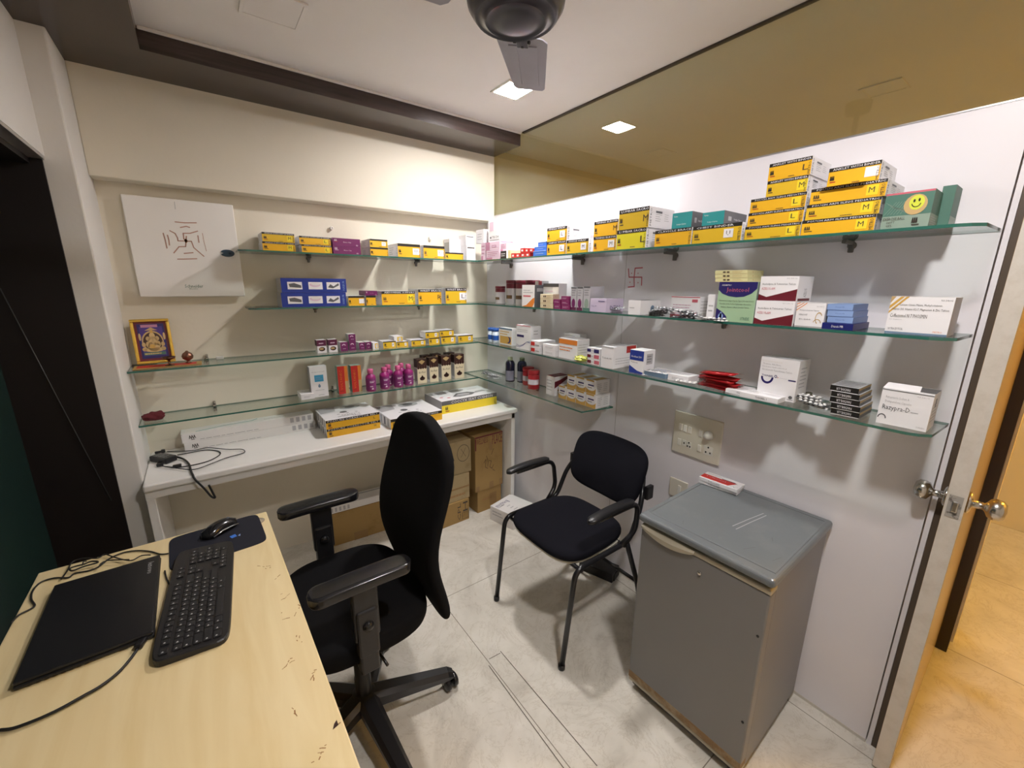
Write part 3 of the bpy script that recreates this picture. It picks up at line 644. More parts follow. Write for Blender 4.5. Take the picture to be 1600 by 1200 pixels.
# ------------------------------------------------------------------ visitor chair
vc = empty('visitor_chair', (-.42, -1.34, 0), 'black padded armchair on four tube legs between counter and fridge', 'chair')
yl, yr, R1 = -1.088, -1.578, .0115
for y, s in ((yl, 1), (yr, -1)):
    yf = y + (-.012 if s > 0 else -.004)
    bm = NB(); tube(bm, fillet([(-.672, yf, .004), (-.612, y, .445), (-.27, y, .447), (-.20, y - s * .004, .60), (-.135, y - s * .05, .70)], .05, 6), R1, 12); fr = W(bm, 'front_leg' if False else 'leg_frame', M_STEELB, vc, True)
    bm = NB(); lathe(bm, [(0, 0), (.0145, 0), (.0145, .02), (0, .022)], 14, c=(-.672, yf, 0.0)); W(bm, 'foot_cap', M_PLAST, vc, False, 0, fr)
    bm = NB(); tube(bm, fillet([(-.29, y, .445), (-.19, y, .20), (-.13, y, .004)], .04), R1, 12); W(bm, 'rear_leg', M_STEELB, vc, True)
    bm = NB(); tube(bm, fillet([(-.335, y, .447), (-.262, y + s * .018, .50), (-.272, y + s * .03, .652), (-.52, y + s * .026, .652)], .055, 7), R1, 12); W(bm, 'arm_tube', M_STEELB, vc, True)
    bm = NB(); secs = []
    for i in range(21):
        t = .5 - .5 * math.cos(PI * i / 20); x = -.582 + .272 * t; q_ = abs(2 * t - 1); e = 1 if q_ < .80 else (1 - ((q_ - .80) / .20) ** 2.4) ** .5; hw = max(.007, .023 * e); hz = max(.008, .0125 * e ** .5)
        secs.append([(x, y + s * .028 + u * hw, .670 + .006 * math.sin(PI * t) - .006 * (1 - t) ** 4 + v * hz) for u, v in sring(0, 0, 1, 1, 16, 2.6)])
    loft(bm, secs); W(bm, 'armrest', M_PLAST, vc, True)
for x_, z_ in ((-.575, .425), (-.30, .43), (-.185, .19)):
    bm = NB(); tube(bm, [(x_, yl, z_), (x_, yr, z_)], .009, 10); W(bm, 'crossbar', M_STEELB, vc, True)
bm = NB(); secs = []
for z, k in ((.437, .90), (.442, .96), (.458, 1.0), (.476, .985), (.486, .93), (.490, .75)):
    ring = []
    for u, v in sring(0, 0, 1, 1, 36, 3.6):
        x = -.425 + u * .218 * k; y = -1.333 + v * (.236 - .020 * (u + 1) / 2) * k
        ring.append((x, y, z - .012 * max(0, -u - .35) * (1 if z > .47 else 0)))
    secs.append(ring)
loft(bm, secs); W(bm, 'seat', M_FAB2, vc, True, 1)
bm = NB(); loft(bm, [[(-.425 + u * .205, -1.333 + v * .215, z) for u, v in sring(0, 0, 1, 1, 30, 4)] for z in (.431, .438)]); W(bm, 'seat_board', M_IVORY, vc)
bm = NB(); secs = []
for k, th in ((.90, -.020), (.97, -.012), (1.0, .0), (.98, .014), (.92, .021), (.7, .024)):
    ring = []
    for u, v in sring(0, 0, 1, 1, 36, 3.8):
        y = -1.342 + u * (.222 + .006 * v) * k; zz = .697 + v * .140 * k; x = -.155 + (zz - .69) * .36 - th - .028 * u * u
        ring.append((x, y, zz))
    secs.append(ring)
loft(bm, secs); W(bm, 'backrest', M_FAB2, vc, True, 1)
for y in (yl - .004, yr + .004):
    bm = NB(); box(bm, -.172, -.128, y - .010, y + .010, .615, .68, bev=.004); W(bm, 'back_bracket', M_PLAST, vc)
bx = obj('power_adapter_box', (lambda b: (box(b, -.05, .05, -.10, .10, 0, .055, bev=.006), box(b, -.035, .035, -.106, -.099, .008, .045, mi=1), b)[-1])(NB()), [M_PLAST, M_DARK]); bx.location = (-.085, -1.26, .0); bx.rotation_euler[2] = math.radians(18)
tag(bx, 'black box lying on the floor behind the visitor chair', 'box')
# ------------------------------------------------------------------ fridge
fg = empty('mini_fridge', (-.253, -2.003, 0), 'small grey single-door fridge with rusty foot strip against the partition', 'fridge', rotz=math.radians(1.4))
fg.scale = (1, 1, 1.012)
def Fb(name, m, *a, bev=.004, parent=None, seg=2):
    bm = NB(); box(bm, *a, bev=bev, seg=seg); return obj(name, bm, m, parent or fg)
Fb('cabinet', M_FRIDGE, -.205, .228, -.212, .212, .03, .732)
bm = NB(); box(bm, -.262, .245, -.222, .226, .732, .762, bev=.012, seg=4)
top_in = [v for v in bm.verts]
o = obj('top_panel', bm, M_FRTOP, fg, False)
bm = NB()
for a in ((-.225, -.218, -.205, .205), (.212, .219, -.205, .205), (-.225, .219, -.209, -.203), (-.225, .219, .203, .209)): box(bm, *a, .7615, .7635, bev=.0008)
S = Slots(); S.idx('grey')
P_ = Print(bm, (0, 0, .7622), (1, 0, 0), (0, 1, 0), (0, 0, 1), S)
for a, b in (((-.075, -.02), (.097, -.050)), ((-.085, -.036), (.090, -.062)), ((-.06, -.14), (-.04, -.13)), ((-.18, -.10), (-.14, -.12)), ((-.20, .09), (-.18, .10)), ((-.17, -.18), (-.13, -.19))): P_.stroke([a, ((a[0] + b[0]) / 2, (a[1] + b[1]) / 2 + .001), b], .003 if b[0] > .02 else .0015, 'side' if b[0] > .02 else 'dgrey')
obj('rim', bm, [M_FRTOP] + [mat('ink_' + c, COL[c], .42) for c in S.names[1:]], o)
dr = Fb('door', M_FRIDGE, -.252, -.210, -.215, .215, .075, .706, bev=.006, seg=3)
Fb('door_cap', M_TRIMC, -.254, -.209, -.216, .216, .706, .722, parent=dr)
bm = NB(); secs = []
for i in range(13):
    t = i / 12; y = .212 - .20 * t; d = .026 * math.sin(PI * t) ** .8
    secs.append([(-.2555, y, .723 - d * .0), (-.2535, y, .716 - d), (-.2585, y, .712 - d), (-.2605, y, .719 - d * .55)])
loft(bm, secs, sm=False); obj('door_handle', bm, M_TRIMC, dr)
bm = NB(); loft(bm, [[(-.2525, .212 - .2 * i / 12, .7205) for i in range(13)] + [(-.2525, .212 - .2 * i / 12, .7195 - .026 * math.sin(PI * i / 12) ** .8) for i in range(12, -1, -1)], [(-.2545, .212 - .2 * i / 12, .7205) for i in range(13)] + [(-.2545, .212 - .2 * i / 12, .7195 - .026 * math.sin(PI * i / 12) ** .8) for i in range(12, -1, -1)]], sm=False); obj('handle_recess', bm, mat('brown_recess', (.07, .05, .03), .7), dr)
Fb('gasket', M_TRIMC, -.211, -.205, -.210, .210, .078, .716, bev=.001, parent=dr)
bm = NB(); lathe(bm, [(0, 0), (.007, 0), (.007, .003), (.004, .004), (0, .004)], 16, c=(-.252, -.01, .655), M=Matrix.Rotation(-PI / 2, 4, 'Y')); obj('keyhole', bm, M_CHROME, dr)
for zz in (.56, .24):
    bm = NB(); lathe(bm, [(0, 0), (.004, 0), (.004, .002), (0, .002)], 10, c=(-.252, -.20, zz), M=Matrix.Rotation(-PI / 2, 4, 'Y')); obj('screw_hole', bm, M_DARK, dr)
Fb('rust_strip', M_RUST, -.2526, -.209, -.214, .214, .052, .084, parent=dr, bev=.002)
Fb('door_foot_trim', M_TRIMC, -.250, -.206, -.214, .214, .034, .050)
Fb('kick_plate', M_PLAST, -.236, -.20, -.205, .205, .012, .034)
for x in (-.19, .2):
    for y in (-.19, .19):
        bm = NB(); lathe(bm, [(0, 0), (.018, 0), (.016, .03), (0, .03)], 14, c=(x, y, 0)); obj('foot', bm, M_PLAST, fg)
def flat_pack(x, y, z, w, d, h, rot, label, red):
    S = Slots(); S.idx('white'); bm = NB(); box(bm, -w / 2, w / 2, -d / 2, d / 2, 0, h)
    T = Print(bm, (-w / 2, -d / 2, h), (w, 0, 0), (0, d, 0), (0, 0, 1), S)
    F = Print(bm, (-w / 2, -d / 2, 0), (w, 0, 0), (0, 0, h), (0, -1, 0), S); F.text(.25, .25, .55, .7, 'Telkonol-H', 'dgrey')
    if red:
        T.poly([(.0, .12), (.74, .12), (.86, .62), (0, .62)], 'red'); T.k = 2; T.text(.08, .38, .62, .48, 'Telkonol', 'pink'); T.poly([(.5, .62), (.9, .62), (.8, .72), (.45, .7)], 'maroon'); T.stroke([(.80, .1), (.86, .22), (.9, .12), (.97, .26)], .0012, 'ink'); T.lines(.05, .76, .5, .9, 2, 'grey', .3, 2)
    else: T.lines(.1, .2, .8, .8, 4, 'grey', .25, 4); T.poly([(.0, .2), (.5, .2), (.5, .6), (0, .6)], 'rose')
    me = bpy.data.meshes.new('medicine_pack'); bm.to_mesh(me); bm.free(); o = link('medicine_pack', me, S.mats()); o.location = (x, y, z); o.rotation_euler[2] = math.radians(rot); tag(o, label, 'medicine pack', 'flat medicine packs on the fridge')
flat_pack(-.076, -1.853, .7735, .150, .072, .014, -84, 'lower white medicine pack on the fridge top', False)
flat_pack(-.080, -1.856, .7880, .150, .074, .013, -87, 'upper white medicine pack with red band on the fridge', True)
# ------------------------------------------------------------------ distribution board, marks
db = empty('distribution_board', (-1.703, -.001, 1.717), 'square grey white electrical panel with faint red marks above the gold picture', 'electrical panel')
bm = NB(); box(bm, -.196, .196, -.022, 0, -.210, .212, bev=.004); obj('enclosure', bm, M_WHITEP, db)
S = Slots(); S.idx('white'); bm = NB(); box(bm, -.203, .203, -.033, -.0225, -.217, .219, bev=.004, seg=3)
P_ = Print(bm, (1.703, -.0332, -1.717), (1, 0, 0), (0, 0, 1), (0, -1, 0), S, .0004)
for i, st in enumerate(BOARD_MARKS): P_.stroke([(x, z) for x, z in st], .0045 if i not in (9, 12) else .002, 'boardmark' if i < 12 else 'grey')
COL['boardmark'] = (.45, .25, .19)
P_.ell(-1.7055, 1.756, .006, .009, 'brownmark'); P_.text(-1.738, 1.542, -1.668, 1.557, 'Schneider', 'greend'); P_.text(-1.722, 1.534, -1.69, 1.540, 'Electric', 'greend')
obj('cover', bm, [M_WHITEP] + [mat('ink_' + c, COL[c], .5) for c in S.names[1:]], db)
bm = NB(); r_ = [(.030 * math.cos(t), .0175 * math.sin(t)) for t in [PI * .86 - 2 * PI * .86 * k / 24 for k in range(25)]] + [(-.016, .0)]
loft(bm, [[(.153 + x, -.0335, -.009 + z) for x, z in r_], [(.153 + x * .93, -.040, -.009 + z * .9) for x, z in r_]], sm=False)
o = obj('latch', bm, mat('petrol_plastic', (.015, .05, .09), .3), db)
bm = NB(); lathe(bm, [(0, 0), (.007, 0), (.006, .004), (0, .004)], 16, c=(.163, -.040, -.009), M=Matrix.Rotation(PI / 2, 4, 'X')); obj('lock', bm, mat('petrol_dark', (.01, .03, .06), .4), o)
S = Slots(); bm = NB(); P_ = Print(bm, (0, 0, 0), (0, 1, 0), (0, 0, 1), (-1, 0, 0), S, .0007)
for st in WALL_MARKS: P_.stroke(st, .0055, 'rose')
for x, z in WALL_DOTS: P_.ell(x, z, .0025, .0035, 'rose', 8)
me = bpy.data.meshes.new('wall_mark'); bm.to_mesh(me); bm.free(); tag(link('painted_symbol', me, S.mats()), 'thin red hand-painted symbol with dots on the white partition', 'painted mark')
# ------------------------------------------------------------------ switch plate and socket
sp = empty('switch_plate', (-.001, -1.69, .92), 'large ivory switch and socket plate on the partition above the fridge', 'switch plate')
bm = NB(); box(bm, -.009, 0, -.112, .112, -.098, .098, bev=.004, seg=3); obj('plate', bm, M_IVORY, sp)
for (y, z) in ((-1.615, .948), (-1.637, .946), (-1.659, .945), (-1.711, .945), (-1.615, .876), (-1.712, .876)):
    bm = NB(); box(bm, -.0135, -.0085, y + 1.69 - .008, y + 1.69 + .008, z - .92 - .015, z - .92 + .015, bev=.0015); obj('switch', bm, M_IVORYW, sp)
bm = NB(); lathe(bm, [(0, 0), (.020, 0), (.019, .006), (.014, .008), (.013, .022), (0, .023)], 22, c=(-.009, -.056, .025), M=Matrix.Rotation(-PI / 2, 4, 'Y')); obj('fan_regulator', bm, M_IVORYW, sp)
for name, pts, wy, wz in (('socket', [(-1.662, .885), (-1.668, .868), (-1.656, .868)], .011, .015), ('usb_socket', [(-1.639, .877)], .009, .014), ('socket', [(-1.751, .892), (-1.742, .869), (-1.761, .869)], .020, .020)):
    cy = sum(q[0] for q in pts) / len(pts) + 1.69; cz = sum(q[1] for q in pts) / len(pts) - .92
    bm = NB(); box(bm, -.0105, -.0085, cy - wy, cy + wy, cz - wz, cz + wz, bev=.001)
    for y, z in pts: box(bm, -.0112, -.0102, y + 1.69 - .003, y + 1.69 + .003, z - .92 - .0035, z - .92 + .0035, mi=1)
    obj(name, bm, [M_IVORYW, M_DARK], sp)
s2 = empty('wall_socket', (-.001, -1.632, .645), 'small ivory socket plate low on the partition behind the fridge', 'socket')
bm = NB(); box(bm, -.008, 0, -.045, .045, -.045, .045, bev=.003); obj('plate', bm, M_IVORY, s2)
bm = NB(); box(bm, -.0105, -.0075, -.015, .0, -.02, .02, bev=.001); obj('switch', bm, M_IVORYW, s2)
# ------------------------------------------------------------------ shrine things on the third far shelf
ZG = 1.1903
pf = empty('framed_picture', (-1.890, -.058, ZG + .0065), 'gold framed picture of a seated deity leaning at the left end of the shelf', 'picture frame'); pf.rotation_euler = (math.radians(-9), 0, math.radians(4))
bm = NB(); w, h, t = .070, .205, .013
for a in ((-w, w, 0, t), (-w, w, h - t, h), (-w, -w + t, t, h - t), (w - t, w, t, h - t)): box(bm, a[0], a[1], -.010, .006, a[2], a[3], bev=.004, seg=3)
obj('frame', bm, M_GOLD, pf)
S = Slots(); S.idx('maroon'); bm = NB(); box(bm, -w + t - .002, w - t + .002, -.001, .004, t - .002, h - t + .002)
P_ = Print(bm, (-w + t, -.0012, t), (2 * (w - t), 0, 0), (0, 0, h - 2 * t), (0, -1, 0), S, .0003)
P_.rect(.08, .06, .92, .95, 'deepblue'); P_.k = 2; P_.rect(.14, .12, .86, .88, 'indigo'); COL['indigo'] = (.06, .03, .22)
P_.k = 3; P_.rect(.2, .86, .72, .93, 'pinkd'); P_.ell(.5, .50, .34, .27, 'tan', 24); P_.k = 4; P_.ell(.5, .49, .30, .24, 'brown', 24); P_.poly([(.3, .78), (.7, .78), (.5, .86)], 'tan')
P_.k = 5; COL['idol'] = (.62, .44, .20)
for a in ((.5, .36, .2, .13), (.5, .5, .15, .13), (.36, .57, .07, .06), (.64, .57, .07, .06), (.5, .64, .09, .09), (.33, .42, .06, .08), (.67, .42, .06, .08), (.5, .28, .32, .06), (.2, .42, .06, .06), (.8, .42, .06, .06), (.2, .3, .07, .05), (.8, .3, .07, .05)): P_.ell(*a, 'idol' if a[0] == .5 else 'tan', 14)
P_.k = 6; P_.ell(.5, .75, .05, .04, 'gold', 10); P_.ell(.5, .50, .035, .10, 'tan', 10); P_.ell(.46, .37, .09, .05, 'gold', 10); P_.ell(.12, .62, .04, .1, 'tan', 8); P_.ell(.88, .62, .04, .1, 'tan', 8); P_.rect(.16, .14, .84, .22, 'greend'); P_.k = 7; P_.lines(.18, .15, .82, .21, 1, 'tan', .5, 5)
obj('picture', bm, S.mats(), pf)
bm = NB(); box(bm, -.03, .03, .006, .009, .02, .15); obj('backing', bm, M_CARD, pf)
tr = empty('shrine_tray', (-1.842, -.135, ZG), 'flat red cloth with gold border under the brass lamps', 'cloth')
bm = NB(); box(bm, -.125, .118, -.045, .045, 0, .004, bev=.0015); obj('cloth', bm, mat('red_satin', (.52, .03, .02), .5), tr)
bm = NB()
for a in ((-.125, .118, -.047, -.040), (-.125, -.115, -.045, .045), (.100, .120, -.045, .045)): box(bm, a[0], a[1], a[2], a[3], .001, .0055, bev=.001)
obj('border', bm, mat('gold_braid', (.45, .30, .09), .5, .3), tr)
M_BRASS = mat('dark_aged_brass', (.17, .09, .06), .25, .9)
def diya(x, y, s, tilt, label):
    bm = NB(); lathe(bm, [(0, 0), (.019 * s, 0), (.018 * s, .003 * s), (.005 * s, .006 * s), (.0045 * s, .024 * s), (.010 * s, .028 * s), (.024 * s, .034 * s), (.028 * s, .042 * s), (.025 * s, .041 * s), (.008 * s, .033 * s), (0, .032 * s)], 26)
    o = obj('oil_lamp', bm, M_BRASS, None, True); o.location = (x, y, ZG + .0048); tag(o, label, 'oil lamp')
diya(-1.840, -.150, .95, 0, 'open dark brass oil lamp in front of the gold picture')
bm = NB(); lathe(bm, [(0, 0), (.014, 0), (.012, .004), (.005, .008), (.008, .012), (.020, .020), (.023, .032), (.018, .045), (.008, .052), (.003, .058), (0, .058)], 24)
o = obj('covered_oil_lamp', bm, mat('engraved_brass', (.25, .13, .09), .3, .85, bump=1, bscale=140), None, True); o.location = (-1.772, -.115, ZG + .0048); tag(o, 'small covered round brass lamp right of the open lamp', 'oil lamp')
bm = NB(); box(bm, -.016, .016, -.010, .010, 0, .014, bev=.003); o = obj('glass_cube', bm, mat('cloudy_glass', (.6, .6, .58), .1)); o.location = (-1.647, -.05, ZG); tag(o, 'tiny clear block on the shelf right of the brass lamps', 'glass block')
# crumpled maroon pouch
bm = NB(); bmesh.ops.create_icosphere(bm, subdivisions=4, radius=1); rd = random.Random(5)
from mathutils import noise
for v in bm.verts:
    n = noise.noise(v.co * 1.7) * .35 + noise.noise(v.co * 4) * .15; q = v.co * (1 + n); v.co = Vector((q.x * .042, q.y * .028, max(-.0, q.z * .022 + .016)))
o = obj('maroon_pouch', bm, mat('maroon_cloth', (.11, .012, .018), .9, bump=.5, bscale=300), None, True); o.location = (-1.930, -.125, .9445); tag(o, 'crumpled maroon cloth pouch at the left end of the lowest far shelf', 'pouch')
# wall plugs above the top shelf
for x, z in ((-1.044, 1.868), (-.443, 1.856)):
    bm = NB(); lathe(bm, [(.003, 0), (.009, 0), (.009, .02), (.003, .02), (.0025, .004), (0, .004)], 14, c=(x, -.0005, z), M=Matrix.Rotation(PI / 2, 4, 'X')); o = obj('wall_plug', bm, M_IVORYW, None, True)
    tag(o, 'small white plastic wall plug above the purple boxes' if x < -1 else 'small white plastic wall plug above the second single yellow box', 'wall plug', 'wall plugs above the top shelf')
# ------------------------------------------------------------------ bottles and tubs
def bottle(name, x, y, z, label, cat, grp, prof, mats, cap, extra=None, s=1.0, squash=1.0):
    t = empty(name, (x, y, z), label, cat, grp); t.scale = (s, s * squash, s)
    bm = NB(); lathe(bm, prof, 26); obj('body', bm, mats[0], t, True)
    bm = NB(); lathe(bm, cap, 22); obj('cap', bm, mats[1], t, True)
    if extra: extra(t)
    return t
def lblband(r, z0, z1, m, a0=0, a1=2 * PI, name='label', n=30):
    def f(t):
        bm = NB(); vs0 = []; vs1 = []
        for k in range(n + 1):
            a = a0 + (a1 - a0) * k / n; vs0.append(bm.verts.new((r * math.cos(a), r * math.sin(a), z0))); vs1.append(bm.verts.new((r * math.cos(a), r * math.sin(a), z1)))
        for k in range(n): bm.faces.new((vs0[k], vs0[k + 1], vs1[k + 1], vs1[k])).smooth = True
        obj(name, bm, m, t, True)
    return f
MPK = mat('magenta_plastic', (.30, .02, .16), .3); MPKC = mat('rose_plastic_cap', (.62, .12, .28), .35); MPKL = mat('purple_label', (.22, .03, .16), .5); MLW = mat('lettering_pale', (.75, .6, .7), .5)
pkp = [(0, 0), (.026, 0), (.029, .004), (.029, .082), (.026, .092), (.014, .104), (.012, .108), (0, .108)]
pkc = [(0, .106), (.0155, .106), (.0165, .109), (.0165, .128), (.0145, .133), (0, .134)]
for i, (x, y, lb) in enumerate([(-.935, -.160, 'pink bottle standing alone, nearest the red cartons'), (-.848, -.150, 'front pink bottle, second from the red cartons'), (-.800, -.085, 'pink bottle in the back row, nearer the red cartons'), (-.762, -.150, 'front pink bottle, third from the red cartons'), (-.715, -.085, 'pink bottle in the back row, nearer the brown-topped cartons'), (-.690, -.142, 'front pink bottle next to the brown-topped cartons')]):
    def ex(t):
        lblband(.0293, .012, .078, MPKL)(t)
        bm = NB(); Sx = Slots(); Sx.idx('pink')
        for zz, ww in ((.060, .034), (.054, .024), (.030, .018)): 
            for k in range(6):
                a = -PI / 2 - .5 + k * .18 * ww / .034; bm.faces.new([bm.verts.new((.0297 * math.cos(q), .0297 * math.sin(q), z_)) for q, z_ in ((a, zz), (a + .12, zz), (a + .12, zz + .004), (a, zz + .004))])
        bm.faces.new([bm.verts.new(p) for p in ((-.008, -.0299, .014), (.006, -.0299, .014), (.001, -.0301, .026))])
        obj('lettering', bm, MLW, t)
    bottle('pink_bottle', x, y, .9445, lb, 'bottle', 'pink bottles on the lowest far shelf', pkp, (MPK, MPKC), pkc, ex)
MDK = mat('dark_violet_bottle', (.012, .012, .03), .2); MLIM = mat('pale_lime_cap', (.55, .62, .42), .4); MGL = mat('grey_violet_label', (.20, .20, .26), .5)
dkp = [(0, 0), (.028, 0), (.031, .004), (.031, .118), (.027, .132), (.016, .142), (0, .142)]; dkc = [(0, .14), (.0165, .14), (.0165, .160), (.014, .163), (0, .163)]
for x, y, s, lb in ((-.10, -.425, 1.0, 'dark violet bottle with pale lime cap in front of another'), (-.05, -.488, 1.0, 'dark violet bottle standing behind, next to the red tubs')):
    bottle('dark_bottle', x, y, .9445, lb, 'bottle', 'dark bottles on the lowest right shelf', dkp, (MDK, MLIM if s and x < -.08 else mat('olive_cap', (.12, .14, .08), .4)), dkc, lblband(.0313, .01, .075, MGL, PI * .8, PI * 1.6), s)
MRD = mat('red_tub_plastic', (.42, .02, .03), .3); MWL = mat('white_tub_label', (.70, .66, .72), .5)
tbp = [(0, 0), (.033, 0), (.036, .004), (.036, .085), (.033, .092), (0, .092)]; tbc = [(0, .092), (.036, .092), (.037, .095), (.037, .112), (.034, .116), (0, .116)]
for x, y, lb in ((-.062, -.570, 'red lidded tub touching the dark bottles'), (-.098, -.668, 'red lidded tub nearer the room, right of its twin')):
    bottle('red_tub', x, y, .9445, lb, 'tub', 'red tubs on the lowest right shelf', tbp, (MRD, MRD), tbc, lblband(.0363, .030, .062, MWL, PI * .75, PI * 1.6), 1.0)
MGJ = mat('grey_jar_plastic', (.64, .62, .64), .3); MMC = mat('maroon_cap', (.16, .012, .03), .35); MML = mat('maroon_label_band', (.15, .015, .03), .45)
jp = [(0, 0), (.036, 0), (.038, .003), (.038, .110), (.036, .116), (0, .116)]; jc = [(0, .116), (.039, .116), (.040, .119), (.040, .130), (.038, .133), (0, .133)]
def jx(t): lblband(.0384, .088, .115, MML)(t); lblband(.0386, .03, .05, mat('brown_motif', (.16, .09, .04), .5), PI * .85, PI * 1.25, 'motif')(t)
for x, y, s, lb in ((-.10, -.310, .84, 'grey jar with maroon cap standing alone in the corner of the second shelf'), (-.052, -.385, 1.12, 'first of three tall grey jars with maroon tops, counted from the corner'), (-.052, -.485, 1.12, 'second of three tall grey jars with maroon tops'), (-.052, -.585, 1.12, 'third tall grey jar with maroon top, behind the orange swoosh carton')):
    bottle('tablet_jar', x, y, 1.4475, lb, 'jar', 'grey jars with maroon caps', jp, (MGJ, MMC), jc, jx, s)
MBC = mat('blue_cap', (.02, .10, .42), .35); vp = [(0, 0), (.018, 0), (.019, .002), (.019, .055), (0, .055)]; vcp = [(0, .055), (.020, .055), (.020, .070), (0, .071)]
for x, y, lb in ((-.12, -.238, 'blue-capped vial nearest the corner on the third right shelf'), (-.12, -.290, 'blue-capped vial beside the grey and yellow carton')):
    bottle('blue_capped_vial', x, y, 1.1905, lb, 'vial', 'blue-capped vials', vp, (mat('pale_vial', (.55, .62, .72), .3), MBC), vcp, lblband(.0193, .012, .035, MBC), 1.35)
# ------------------------------------------------------------------ blister strips and sachets
M_FOIL = mat('blister_foil', (.52, .53, .55), .28, .8); M_FOILD = mat('dark_printed_foil', (.06, .07, .09), .35, .5)
def strip_mesh(name, w, d, n, m, pocket):
    bm = NB(); box(bm, -w / 2, w / 2, -d / 2, d / 2, 0, .0012, 0, bev=.0004, seg=1)
    for i in range(n):
        for j in (-1, 1):
            lathe(bm, [(.0055, .001), (.005, .0035), (.003, .0048), (0, .005)], 8, c=(-w / 2 + (i + .5) * w / n, j * d * .23, 0), mi=1)
    me = bpy.data.meshes.new(name); bm.to_mesh(me); bm.free(); me.materials.append(m); me.materials.append(pocket); return me
ME_D = strip_mesh('blister_strip', .09, .036, 5, M_FOILD, M_FOIL); ME_S = strip_mesh('blister_strip', .085, .036, 5, M_FOIL, mat('pill_white', (.75, .74, .72), .4)); ME_W = strip_mesh('blister_strip', .08, .034, 5, mat('white_foil_strip', (.62, .62, .66), .4), M_FOIL)
def heap(cx, cy, z, n, me, label, grp, sx=.03, sy=.05, seed=0, dz=.0064, rot=90):
    rd = random.Random(seed)
    for i in range(n):
        o = bpy.data.objects.new('blister_strip', me); col.objects.link(o)
        o.location = (min(cx + rd.uniform(-sx, sx), -.052), cy + rd.uniform(-sy, sy), z + .0004 + i * dz); o.rotation_euler = (0, rd.uniform(-.02, .02), math.radians(rot + rd.uniform(-22, 22)))
        tag(o, label, 'tablet strip', grp)
heap(-.13, -1.245, 1.447, 6, ME_D, 'dark and silver tablet strip in the heap right of the lilac carton', 'tablet strips right of the lilac carton', .02, .045, 1, .0064)
heap(-.13, -1.535, 1.447, 6, ME_D, 'dark tablet strip in the heap left of the pink and white carton', 'tablet strips left of the pink and white carton', .02, .04, 2, .0064)
heap(-.155, -1.665, 1.447, 5, ME_D, 'dark tablet strip in the heap before the pink and white carton', 'tablet strips before the pink and white carton', .01, .03, 3, .0064)
heap(-.185, -1.800, 1.447, 2, ME_S, 'silver tablet strip at the foot of the green and navy carton', 'silver strips at the green and navy carton', .003, .012, 4, .0064)
heap(-.155, -1.545, 1.19, 4, ME_W, 'silver packed strip lying before the flat blue-rimmed carton', 'silver strips before the blue-rimmed carton', .02, .02, 5)
heap(-.150, -1.715, 1.19, 2, ME_S, 'clear tablet strip between low white carton and red sachets', 'clear strips by the red sachets', .02, .02, 6)
heap(-.11, -2.125, 1.19, 5, ME_S, 'loose silver tablet strip between tall white carton and black cartons', 'loose strips left of the black cartons', .02, .025, 7)
heap(-.12, -.285, .944, 5, ME_W, 'pale tablet strip in the corner of the lowest right shelf', 'pale strips on the lowest right shelf', .025, .03, 8)
heap(-.10, -.150, .944, 3, ME_D, 'dark tablet strip at the very corner of the lowest right shelf', 'dark strips at the corner', .012, .01, 9)
M_SACH = mat('red_foil_sachet', (.45, .015, .02), .25, .3)
for i in range(6):
    bm = NB(); n = 10; top = i == 5
    for sgn in (0, 1):
        pass
    secs = []
    for k in range(n + 1):
        t = k / n; u = -.07 + .14 * t; e = .0045 * math.sin(PI * t) ** .7 + .0004; lift = (.012 * t * t if top else 0)
        secs.append([(u, -.036, lift), (u, 0, -e + lift + .0045), (u, .036, lift), (u, 0, e + lift + .0045)])
    secs = [[(a, b, c + .001) for a, b, c in s] for s in secs]
    loft(bm, secs, sm=True)
    o = obj('red_sachet', bm, M_SACH, None, True); rd = random.Random(i + 40)
    o.location = (-.125 + rd.uniform(-.006, .006), -1.822 + rd.uniform(-.008, .008), 1.1905 + i * .0098); o.rotation_euler[2] = math.radians(-90 + rd.uniform(-9, 9))
    tag(o, 'red foil sachet, %s of the pile of six on the glass shelf' % ['lowest', 'second from the bottom', 'third from the bottom', 'fourth from the bottom', 'fifth from the bottom', 'curled topmost one'][i], 'sachet', 'pile of red foil sachets')
bm = NB(); bmesh.ops.create_icosphere(bm, subdivisions=3, radius=1)
for v in bm.verts:
    n = noise.noise(v.co * 2.2) * .5; q = v.co * (1 + n); v.co = Vector((q.x * .026, q.y * .040, max(0, q.z * .016 + .013)))
o = obj('crumpled_wrapper', bm, mat('yellow_green_film', (.50, .52, .10), .35), None, False); o.location = (-.155, -1.115, 1.1905); tag(o, 'crumpled yellow green plastic wrapper by the orange-banded carton', 'wrapper')
bm = NB(); lathe(bm, [(0, 0), (.010, 0), (.010, .022), (0, .022)], 12); o = obj('olive_plug', bm, mat('olive_plastic', (.12, .11, .08), .5)); o.location = (-.03, -2.215 + .13, 1.1905); tag(o, 'tiny olive plastic stub near the wall among the loose strips', 'plastic stub')
